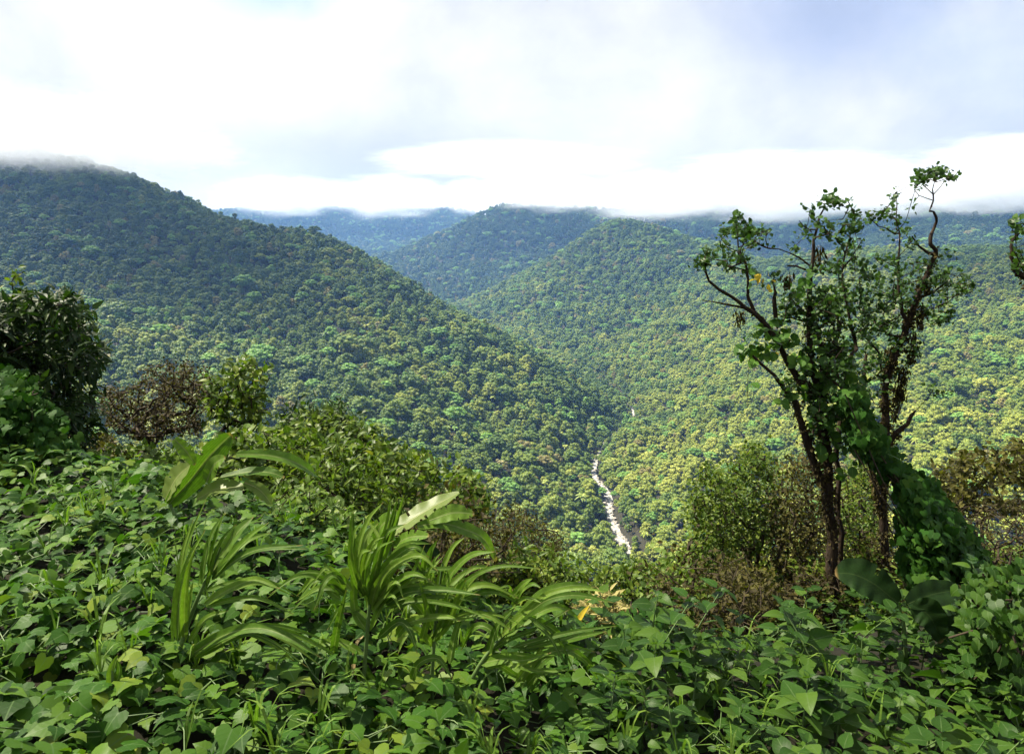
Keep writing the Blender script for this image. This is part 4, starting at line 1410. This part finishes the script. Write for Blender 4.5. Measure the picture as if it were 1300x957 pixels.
blade_plant("banana_plant", "banana-like plant with broad drooping leaves and one sunlit yellow-green leaf behind the tall grass clump", "banana plant", 4.6, [(492, 735), (494, 705), (496, 680)], [
    ([(493, 680), (516, 664), (548, 644), (583, 625)], .18, 'bananapale', .2, (-.5, -.5, .9)), ([(545, 661), (574, 651), (602, 652)], .13, None, .1, (0, -.7, .7)), ([(530, 668), (560, 664), (590, 672), (614, 684), (630, 712)], .12, None, .3, (.2, -.6, .8)),
    ([(478, 690), (484, 668), (508, 650)], .13), ([(500, 692), (520, 682), (545, 680)], .1), ([(505, 696), (535, 694), (560, 705)], .1, 'bananadark'), ([(500, 690), (470, 690), (455, 705)], .1)], 87, r=.02, fold=.2, tear=.06, prof=BP, midrib=.008, seg=34)
blade_plant("broad_leaved_plant", "low plant with three very large dull dark leaves right of the thick trunk's foot", "plant", 3.5, [(1150, 830), (1148, 795), (1142, 768)], [
    ([(1140, 766), (1111, 742), (1084, 729), (1060, 727)], .2, 'bananadark', .1, (-.2, -.75, .7)), ([(1152, 767), (1185, 754), (1224, 748)], .15, 'bananadark', .2, (.2, -.7, .8)),
    ([(1190, 806), (1227, 799), (1258, 810)], .16, 'bananadark', 0, (.2, -.6, .9)), ([(1158, 768), (1180, 782), (1196, 815)], .17, 'bananadark', -.1, (.3, -1, .2))], 88, r=.012, fold=.28, tear=.05, prof=BP, midrib=.006, seg=26)

# ---- heart-leaved creeper that covers the bank: one mass of leaves
rg = np.random.default_rng(5)


def bank_top(x, y):
    return terr(x, y) + 0.3 + 0.2 * fbm(x / 1.1, y / 1.1, 61, 3) + 0.11 * fbm(x / .33, y / .33, 62, 2)


def cover(name, n, xr, yr, T, size, mat, label, sel, layers=.5, tiltcam=-.06, extra=None):
    x, y = rg.uniform(*xr, n), rg.uniform(*yr, n)
    x = x * (.55 + .45 * (y - yr[0]) / (yr[1] - yr[0]) + .12)
    k = sel(x, y)
    x, y = x[k], y[k]
    n = len(x)
    dz = rg.random(n) ** 1.6 * layers
    z = bank_top(x, y) - dz
    e = .05
    gx = (bank_top(x + e, y) - bank_top(x - e, y)) / (2 * e)
    gy = (bank_top(x, y + e) - bank_top(x, y - e)) / (2 * e)
    nrm = norm(np.c_[-gx * .7, -gy * .7 + tiltcam, np.ones(n)] + rg.normal(size=(n, 3)) * .36)
    d = norm(np.c_[rg.normal(size=n) * .8, -0.55 + rg.normal(size=n) * .6, -.12 + rg.normal(size=n) * .22])
    a = Acc()
    scatter(a, T, np.c_[x, y, z], d, nrm, size * rg.uniform(.55, 1.25, n), rg)
    o = link(name, a.mesh(name, M[mat], True))
    tag(o, label, "ground cover", kind="stuff")
    return o


edge = lambda x: np.interp(x, [-6, -2, 0, 1.5, 4, 7], [7.8, 6.4, 5.3, 5.2, 5.8, 6.6])
leftish = lambda x, y: (y < edge(x)) & (x + .35 * fbm(x / .8, y / .8, 66, 3) < .12 * y + .1)
rightish = lambda x, y: (y < edge(x)) & (x + .35 * fbm(x / .8, y / .8, 66, 3) > .12 * y - .25)
cover("creeper_foliage", 38000, (-8.2, 8.2), (1.15, 7.6), HEART, .105, 'creeper', "mass of heart-shaped creeper leaves covering the bank", leftish)
cover("creeper_foliage", 17000, (-8.2, 8.2), (1.15, 7.6), OVATE, .085, 'herb', "low mass of pointed leaves under the taller herbs on the bank", rightish)


# ---- herbs on the right part of the bank
def herb_parts(seed):
    rg = np.random.default_rng(seed)
    st, lf = Acc(), Acc()
    h = rg.uniform(.36, .55)
    lean = rg.normal(size=2) * .08
    c = spline([(0, 0, 0), (lean[0] * .5, lean[1] * .5, h * .55), (lean[0] * 1.4, lean[1] * 1.4 - .03, h)], 9)
    tube(st, c, np.linspace(.006, .003, 9), 5)
    pp, dd, nn_, sz = [], [], [], []
    for i in range(2, 9):
        az = i * 1.57 + rg.normal() * .25
        for s in (0, math.pi):
            a = az + s
            o = np.array([math.cos(a), math.sin(a), .25 + rg.normal() * .15])
            k = .1 + .05 * math.sin(i / 8 * 3.1)
            base = c[i] + norm(o) * .03
            pp.append(base)
            dd.append(o)
            nn_.append(np.array([0, -.2, 1]) + rg.normal(size=3) * .25)
            sz.append(k * rg.uniform(.75, 1.25))
    for _ in range(4):
        a = rg.uniform(0, 6.28)
        pp.append(c[-1])
        dd.append(np.array([math.cos(a), math.sin(a), .7]))
        nn_.append(UP + rg.normal(size=3) * .3)
        sz.append(.05)
    scatter(lf, OVATE, np.array(pp), np.array(dd), norm(np.array(nn_)), np.array(sz), rg)
    return st.mesh("stem", M['stem'], True), lf.mesh("leaves", M['herb'], True)


HP = [herb_parts(s) for s in range(200, 206)]
spots = []
tries = 0
while len(spots) < 130 and tries < 9000:
    tries += 1
    y = rg.uniform(1.9, 6.2)
    x = rg.uniform(.5, 5.2)
    px, py = proj(np.array([x, y, -1.9]))
    if px < 740 or px > 1330 or y > float(edge(x)) - .1 or (745 < px < 800 and y > 3.6):
        continue
    if all((x - a) ** 2 + (y - b) ** 2 > .055 for a, b in spots):
        spots.append((x, y))
for i, (x, y) in enumerate(spots):
    st, lf = HP[i % 6]
    z = float(terr(np.array([x]), np.array([y]))[0])
    t = thing("herb_plant", (x, y, z), "leafy green herb with paired pointed leaves among its like right of the grass clumps", "herb", "leafy herbs on the right part of the bank")
    t.rotation_euler = (0, 0, rg.uniform(0, 6.28))
    s = rg.uniform(.75, 1.25)
    t.scale = (s, s, s)
    for nm, me in (("stem", st), ("leaves", lf)):
        c = bpy.data.objects.new(nm, me)
        COL.objects.link(c)
        c.parent = t

# long-leaved daisy-like herb by the big dark leaves
blade_plant("narrow_leaved_herb", "narrow-leaved upright herb between the big dark leaves and the lower right creeper mound", "herb", 4.0, [(1250, 815), (1250, 770), (1254, 725)], [
    ([(1252, 750), (1238, 744), (1222, 745)], .03), ([(1252, 752), (1270, 742), (1288, 750)], .035), ([(1251, 765), (1235, 762), (1222, 770)], .03), ([(1251, 768), (1275, 765), (1295, 775)], .035),
    ([(1253, 735), (1258, 715), (1254, 700)], .022), ([(1252, 745), (1262, 728), (1275, 724)], .028), ([(1251, 780), (1232, 782), (1218, 794)], .03), ([(1251, 785), (1275, 785), (1292, 798)], .03)], 89, r=.006, mat='herb', seg=10)

# ---- bushes that step down the slope beyond the bank
def bush_parts(seed, T, size, mat):
    rg = np.random.default_rng(seed)
    tg_ = []
    while len(tg_) < 120:
        q = rg.uniform(-1, 1, 3)
        if .35 < np.linalg.norm(q * np.array([1, 1, 1])) < 1 and q[2] > -.5:
            tg_.append(q * np.array([.8, .8, .55]) * (1 + .25 * math.sin(q[0] * 5 + seed) * math.cos(q[1] * 4)) + np.array([0, 0, .6]))
    pos, par, r, tips = grow([(0, 0, -.15), (.1, 0, .2), (-.1, .08, .2), (0, -.1, .25)], [-1, 0, 0, 0], tg_, rg, .004, .4, .18)
    a, b = Acc(), Acc()
    skin(a, pos, par, r, 5)
    tip_leaves(b, pos, par, tips, T, size, 9, rg, .2, .5, .5)
    return a.mesh("stems", M['twig'], True), b.mesh("foliage", M[mat])


BK = [(bush_parts(300, OVAL, .11, 'shrub'), "broad-leaved green"), (bush_parts(301, TINY, .075, 'scrub'), "fine-leaved olive"), (bush_parts(302, LANCE, .15, 'shrub'), "long-leaved green"),
      (bush_parts(303, TINY, .065, 'dry'), "withered brown"), (bush_parts(304, OVATE, .1, 'lightshrub'), "light green")]
rg = np.random.default_rng(31)
nb, tries = 0, 0
put = []
while nb < 150 and tries < 30000:
    tries += 1
    y = 5.2 + 30 * rg.random() ** 1.8
    x = rg.uniform(-.8, .8) * y
    if y < float(edge(x)) - .2 or (1.5 < x < 5.2 and y < 10.5 and rg.random() < .75):
        continue
    s = rg.uniform(.7, 1.5) * (1 + y / 40)
    z = float(terr(np.array([x]), np.array([y]))[0])
    px, py = proj(np.array([x, y, z + 1.15 * s]))
    px0, py0 = proj(np.array([x, y, z]))
    lim = np.interp(px, [0, 100, 130, 300, 400, 600, 640, 720, 745, 800, 850, 880, 1050, 1150, 1300], [560, 580, 570, 560, 560, 610, 680, 735, 745, 740, 720, 700, 700, 720, 680])
    if py < lim or py > 860 or not -60 < px < 1360:
        continue
    if any((x - a) ** 2 + (y - b) ** 2 < (.55 * s) ** 2 for a, b in put):
        continue
    put.append((x, y))
    dryness = 640 - 60 < px < 740 or px > 860
    k = rg.choice(5, p=[.34, .24, .24, .04, .14] if dryness else [.34, .14, .3, .05, .17])
    (st, lf), wd_ = BK[k]
    where = "on the slope left of the river gap" if px < 600 else "in the gap below the river" if px < 860 else "on the slope round the right-hand trunks"
    t = thing("slope_bush", (x, y, z), "%s bush low %s" % (wd_, where), "bush", "%s bushes %s" % (wd_, where))
    t.rotation_euler = (0, 0, rg.uniform(0, 6.28))
    t.scale = (s, s, s * rg.uniform(.85, 1.15))
    for nm, me in (("stems", st), ("foliage", lf)):
        c = bpy.data.objects.new(nm, me)
        COL.objects.link(c)
        c.parent = t
    nb += 1
print("bushes", nb)

# ---- grass and runners threading through the creeper
rg = np.random.default_rng(8)
a = Acc()
for _ in range(150):
    y = rg.uniform(2.2, 6.4)
    x = rg.uniform(-.75, .7) * y
    if y > edge(x):
        continue
    q = np.array([x, y, float(bank_top(np.array([x]), np.array([y]))[0]) - .12])
    for _ in range(rg.integers(3, 7)):
        az = rg.uniform(0, 6.28)
        ln_ = rg.uniform(.14, .34)
        o_ = np.array([math.cos(az), math.sin(az), 0])
        c_ = spline([q, q + o_ * ln_ * .3 + UP * ln_ * .75, q + o_ * ln_ * .8 + UP * ln_ * rg.uniform(.5, .9)], 7)
        sd = norm(np.cross(np.gradient(c_, axis=0), UP + .01))
        w_ = np.array([.6, 1, 1, .9, .7, .4, .05])[:, None] * rg.uniform(.004, .009)
        v_ = np.stack([c_ - sd * w_, c_ + sd * w_], 1).reshape(-1, 3)
        i_ = np.arange(6)
        a.add(v_, [np.stack([i_ * 2, i_ * 2 + 1, i_ * 2 + 3, i_ * 2 + 2], -1)], np.c_[np.tile([-1., 1.], 7), np.repeat(np.linspace(0, .9, 7), 2), np.full(14, rg.random())])
tag(link("grass", a.mesh("grass", M['maize'])), "thin grass blades poking up through the creeper on the bank", "grass", kind="stuff")
a = Acc()
for _ in range(170):
    y = rg.uniform(1.8, 6.2)
    x = rg.uniform(-.8, .5) * y
    az, ln_ = rg.uniform(0, 6.28), rg.uniform(.4, 1.1)
    t_ = np.linspace(0, 1, 9)
    xx, yy = x + np.cos(az + t_) * ln_ * t_, y + np.sin(az + t_) * ln_ * t_
    zz = bank_top(xx, yy) - .03 - .08 * np.abs(np.sin(t_ * 7 + az))
    tube(a, np.c_[xx, yy, zz], .0035, 4)
tag(link("creeper_runners", a.mesh("creeper_runners", M['stem'], True)), "thin creeper runners winding between the leaves on the bank", "ground cover", kind="stuff")


# ------------------------------------------------------------------ air: haze and clouds


def vol_mat(name, color, dens, aniso):
    m, nt = new_mat(name)
    b = N(nt, 'ShaderNodeVolumePrincipled', inp={'Color': (*color, 1), 'Density': dens, 'Anisotropy': aniso})
    o = N(nt, 'ShaderNodeOutputMaterial')
    nt.links.new(b.outputs[0], o.inputs['Volume'])
    return m


def box(name, lo, hi, m):
    v = np.array([(x, y, z) for x in (lo[0], hi[0]) for y in (lo[1], hi[1]) for z in (lo[2], hi[2])], float)
    f = np.array([(0, 1, 3, 2), (4, 6, 7, 5), (0, 4, 5, 1), (2, 3, 7, 6), (0, 2, 6, 4), (1, 5, 7, 3)])
    a = Acc()
    a.add(v, [f], np.zeros((8, 3)))
    return link(name, a.mesh(name, m))


zmin = float(GZ.min()) - 1
HAZE = True
if HAZE:
    h = box("haze", (-6300, -6300, zmin), (6300, 6300, max(420.0, float(GZ.max()) + 20)), vol_mat('haze', (0.2, 0.42, 0.92), 0.6e-4, 0.2))
    tag(h, "pale blue haze filling the valley air", "haze", kind="stuff")


def cloud_mat(dens, seed):
    m, nt = new_mat('cloud')
    L = nt.links.new
    tc = N(nt, 'ShaderNodeTexCoord')
    ln = N(nt, 'ShaderNodeVectorMath', operation='LENGTH')
    L(tc.outputs['Object'], ln.inputs[0])
    mp = N(nt, 'ShaderNodeMapping')
    mp.inputs['Location'].default_value = (seed * 3.7, seed * 1.3, 0)
    L(tc.outputs['Object'], mp.inputs[0])
    nz = N(nt, 'ShaderNodeTexNoise', inp={'Scale': 2.6, 'Detail': 5.0, 'Roughness': 0.6})
    L(mp.outputs[0], nz.inputs['Vector'])
    x = math_(nt, 'MULTIPLY_ADD', math_(nt, 'SUBTRACT', nz.outputs[0], 0.5), 1.7, ln.outputs['Value'])
    mr = N(nt, 'ShaderNodeMapRange', interpolation_type='SMOOTHSTEP', inp={1: 0.95, 2: 0.25, 3: 0.0, 4: 1.0})
    L(x, mr.inputs[0])
    ed = N(nt, 'ShaderNodeMapRange', interpolation_type='SMOOTHSTEP', inp={1: 1.0, 2: 0.7, 3: 0.0, 4: dens})
    L(ln.outputs['Value'], ed.inputs[0])
    b = N(nt, 'ShaderNodeVolumePrincipled', inp={'Color': (.76, .785, .83, 1), 'Anisotropy': 0.6})
    L(math_(nt, 'MULTIPLY', mr.outputs[0], ed.outputs[0]), b.inputs['Density'])
    o = N(nt, 'ShaderNodeOutputMaterial')
    L(b.outputs[0], o.inputs['Volume'])
    return m


def cloud(c, r, dens, label, seed):
    v, f = ICO3
    a = Acc()
    a.add(v * 1.02, [f], np.zeros((len(v), 3)))
    o = link("cloud", a.mesh("cloud", cloud_mat(dens, seed), True))
    o.location = [float(q) for q in c]
    o.scale = [float(q) for q in r]
    tag(o, label, "cloud", "low clouds round the mountain tops", "stuff")
    return o


def cloud_px(px, py, Y, r, dens, label, seed):
    return cloud(P(px, py, Y), r, dens, label, seed)


CL = "low white cloud resting on the "
for k, (px, py, Y, r, de) in enumerate([
        (-70, 172, 1120, (260, 180, 90), .011), (60, 172, 1080, (250, 170, 84), .009), (190, 190, 1050, (180, 110, 52), .006)]):
    cloud_px(px, py, Y, r, de, CL + "summit of the left hill", 300 + k)
for k, (px, py, Y, r, de) in enumerate([
        (700, 246, 2650, (300, 330, 84), .006), (830, 251, 2600, (380, 330, 110), .007), (990, 252, 2550, (380, 330, 110), .007)]):
    cloud_px(px, py, Y, r, de, CL + "long ridge behind the middle spur", 310 + k)
for k, (px, py, Y, r, de) in enumerate([
        (1130, 243, 2350, (330, 300, 110), .007), (1260, 236, 2300, (330, 300, 120), .008), (1390, 234, 2300, (330, 260, 120), .008)]):
    cloud_px(px, py, Y, r, de, CL + "dark mountain at the right", 320 + k)
for k, (px, py, Y, r, de) in enumerate([
        (360, 250, 4200, (520, 300, 150), .005), (490, 250, 4200, (520, 300, 160), .005), (620, 250, 4300, (420, 300, 150), .005)]):
    cloud_px(px, py, Y, r, de, CL + "farthest blue range", 330 + k)

# ------------------------------------------------------------------ light
SUN_EL, SUN_AZ = math.radians(55), math.radians(-74)      # azimuth from +Y, clockwise
sdir = Vector((math.sin(SUN_AZ) * math.cos(SUN_EL), math.cos(SUN_AZ) * math.cos(SUN_EL), math.sin(SUN_EL)))
sl = bpy.data.lights.new("sun", 'SUN')
sl.energy = 5.0
sl.angle = math.radians(0.6)
sl.color = (1, 0.91, 0.73)
so = bpy.data.objects.new("sun", sl)
so.rotation_euler = sdir.to_track_quat('Z', 'Y').to_euler()
so.location = (0, 0, 800)
COL.objects.link(so)
# unseen clouds added overhead to shade left hill, right slope and roadside


def shade_cloud(target, h, r, dens, label, seed):
    t = np.array(target, float)
    s = np.array(sdir)
    c = t + s * ((h - t[2]) / s[2])
    return cloud(c, r, dens, label, seed)


w = bpy.data.worlds.new("World")
scene.world = w
w.use_nodes = True
nt = w.node_tree
nt.nodes.clear()
L = nt.links.new
sky = N(nt, 'ShaderNodeTexSky', sky_type='NISHITA')
sky.sun_disc = False
sky.sun_elevation = SUN_EL
sky.sun_rotation = SUN_AZ
tc = N(nt, 'ShaderNodeTexCoord')
sp = N(nt, 'ShaderNodeSeparateXYZ')
L(tc.outputs['Generated'], sp.inputs[0])
den = math_(nt, 'ADD', math_(nt, 'MAXIMUM', sp.outputs[2], 0.0), 0.16)
cb = N(nt, 'ShaderNodeCombineXYZ')
L(math_(nt, 'DIVIDE', sp.outputs[0], den), cb.inputs[0])
L(math_(nt, 'DIVIDE', sp.outputs[1], den), cb.inputs[1])
n1 = N(nt, 'ShaderNodeTexNoise', inp={'Scale': 0.75, 'Detail': 8.0, 'Roughness': 0.5, 'Distortion': 0.35})
mp = N(nt, 'ShaderNodeMapping')
mp.inputs['Location'].default_value = (3.3, 1.7, 0.4)
L(cb.outputs[0], mp.inputs[0])
L(mp.outputs[0], n1.inputs['Vector'])
n2 = N(nt, 'ShaderNodeTexNoise', inp={'Scale': 5.0, 'Detail': 7.0, 'Roughness': 0.55})
L(tc.outputs['Generated'], n2.inputs['Vector'])
CK = 1.62      # cloud brightness, in units of the background strength
cloudc = ramp(nt, n1.outputs[0], [(0.28, (0.74, 0.76, 0.79)), (0.40, (0.88, 0.885, 0.9)), (0.48, (1.0, 0.99, 0.985)), (0.7, (1.08, 1.06, 1.04))])


def patch_mask(px, py, r0, r1, sq=1.0, amp=0.25):
    """soft round patch of sky about one direction, edge broken by noise"""
    d = norm(ray(px, py))
    vm = N(nt, 'ShaderNodeVectorMath', operation='SUBTRACT')
    L(tc.outputs['Generated'], vm.inputs[0])
    vm.inputs[1].default_value = d
    ml = N(nt, 'ShaderNodeVectorMath', operation='MULTIPLY')
    L(vm.outputs[0], ml.inputs[0])
    ml.inputs[1].default_value = (1, 1, sq)
    ln = N(nt, 'ShaderNodeVectorMath', operation='LENGTH')
    L(ml.outputs[0], ln.inputs[0])
    x = math_(nt, 'MULTIPLY_ADD', n2.outputs[0], amp, math_(nt, 'SUBTRACT', ln.outputs['Value'], amp * .5))
    mr = N(nt, 'ShaderNodeMapRange', interpolation_type='SMOOTHSTEP', inp={1: r1, 2: r0, 3: 0.0, 4: 1.0})
    L(x, mr.inputs[0])
    return mr.outputs[0]


for (px, py, r0, r1, sq, k, col) in [
        (1050, 10, .03, .24, 1.6, .75, (0.42, 0.52, 0.78)), (1300, 60, .02, .18, 1.0, .5, (0.5, 0.62, 0.85)), (335, -8, .0, .09, 2.0, .8, (0.45, 0.66, 0.85)),
        (290, 190, .03, .22, 2.6, .6, (0.72, 0.75, 0.79)), (80, 165, .03, .2, 2.5, .5, (0.76, 0.79, 0.83)), (520, 205, .02, .3, 3.2, .85, (0.62, 0.65, 0.72)),
        (545, 130, .0, .08, 1.0, .35, (0.72, 0.76, 0.86)), (1270, 220, .02, .24, 2.0, .8, (0.62, 0.67, 0.74)), (1000, 190, .02, .25, 3.0, .5, (0.8, 0.82, 0.86)), (760, 120, .05, .3, 1.5, .6, (1.1, 1.09, 1.08)), (200, 60, .05, .25, 1.5, .5, (1.1, 1.09, 1.08)),
        (375, 270, .0, .035, 1.0, .7, (0.35, 0.5, 0.8)), (480, 262, .0, .14, 9.0, .9, (1.05, 1.05, 1.05))]:
    cloudc = mixc(nt, math_(nt, 'MULTIPLY', patch_mask(px, py, r0, r1, sq), k), cloudc, col)
n3 = N(nt, 'ShaderNodeTexNoise', inp={'Scale': 2.7, 'Detail': 9.0, 'Roughness': 0.6, 'Distortion': 0.3})
mp3 = N(nt, 'ShaderNodeMapping')
mp3.inputs['Scale'].default_value = (1, 1, 1.6)
mp3.inputs['Location'].default_value = (7.1, 2.2, .3)
L(tc.outputs['Generated'], mp3.inputs[0])
L(mp3.outputs[0], n3.inputs['Vector'])
cloudc = mixc(nt, 1.0, cloudc, ramp(nt, n3.outputs[0], [(.34, (.8, .815, .84)), (.45, (.93, .935, .945)), (.54, (1.02, 1.015, 1.01))]), 'MULTIPLY')
lit = mixc(nt, 1.0, cloudc, (CK, CK, CK), 'MULTIPLY')
holes = N(nt, 'ShaderNodeMapRange', interpolation_type='SMOOTHSTEP', inp={1: 0.12, 2: 0.25, 3: 0.0, 4: 1.0})
L(n1.outputs[0], holes.inputs[0])
c = mixc(nt, holes.outputs[0], sky.outputs[0], lit)
bg = N(nt, 'ShaderNodeBackground', inp={'Strength': 0.1})
L(c, bg.inputs[0])
ow = N(nt, 'ShaderNodeOutputWorld')
L(bg.outputs[0], ow.inputs[0])

for k, (px, py, Y, r, de) in enumerate([(640, 204, 2700, (620, 300, 75), .008), (1010, 214, 2600, (560, 300, 70), .008), (1300, 196, 2300, (420, 260, 80), .008)]):  # clouds added in view to shade the far mountains
    cloud_px(px, py, Y, r, de, ["grey-white cloud floating above the peaked blue mountain", "grey-white cloud above the ridge behind the gnarled trees", "grey cloud at the right over the dark mountain",
                                "thin grey-white cloud above the ridge of the left hill"][k], 350 + k)
SC = "broad unseen cloud added high overhead to shade the "
shade_cloud((-560, 960, 90), 640, (430, 330, 80), .016, SC + "upper face of the left hill", 400)
shade_cloud((800, 1080, 0), 660, (380, 230, 70), .009, SC + "upper part of the right slope", 401)
shade_cloud((0, 6, -2), 520, (110, 110, 50), .013, SC + "roadside plants", 404)

# ------------------------------------------------------------------ render settings
scene.render.engine = 'CYCLES'
cy = scene.cycles
cy.use_denoising = True
cy.max_bounces = 8
cy.diffuse_bounces = 3
cy.glossy_bounces = 2
cy.transmission_bounces = 4
cy.transparent_max_bounces = 8
cy.volume_bounces = 6
cy.volume_max_steps = 256
cy.sample_clamp_indirect = 6
vs = scene.view_settings
vs.view_transform = 'Standard'
vs.look = 'None'
vs.exposure = 2.75
vs.gamma = 1
vs.use_curve_mapping = False
scene.render.resolution_x, scene.render.resolution_y = 1024, 753
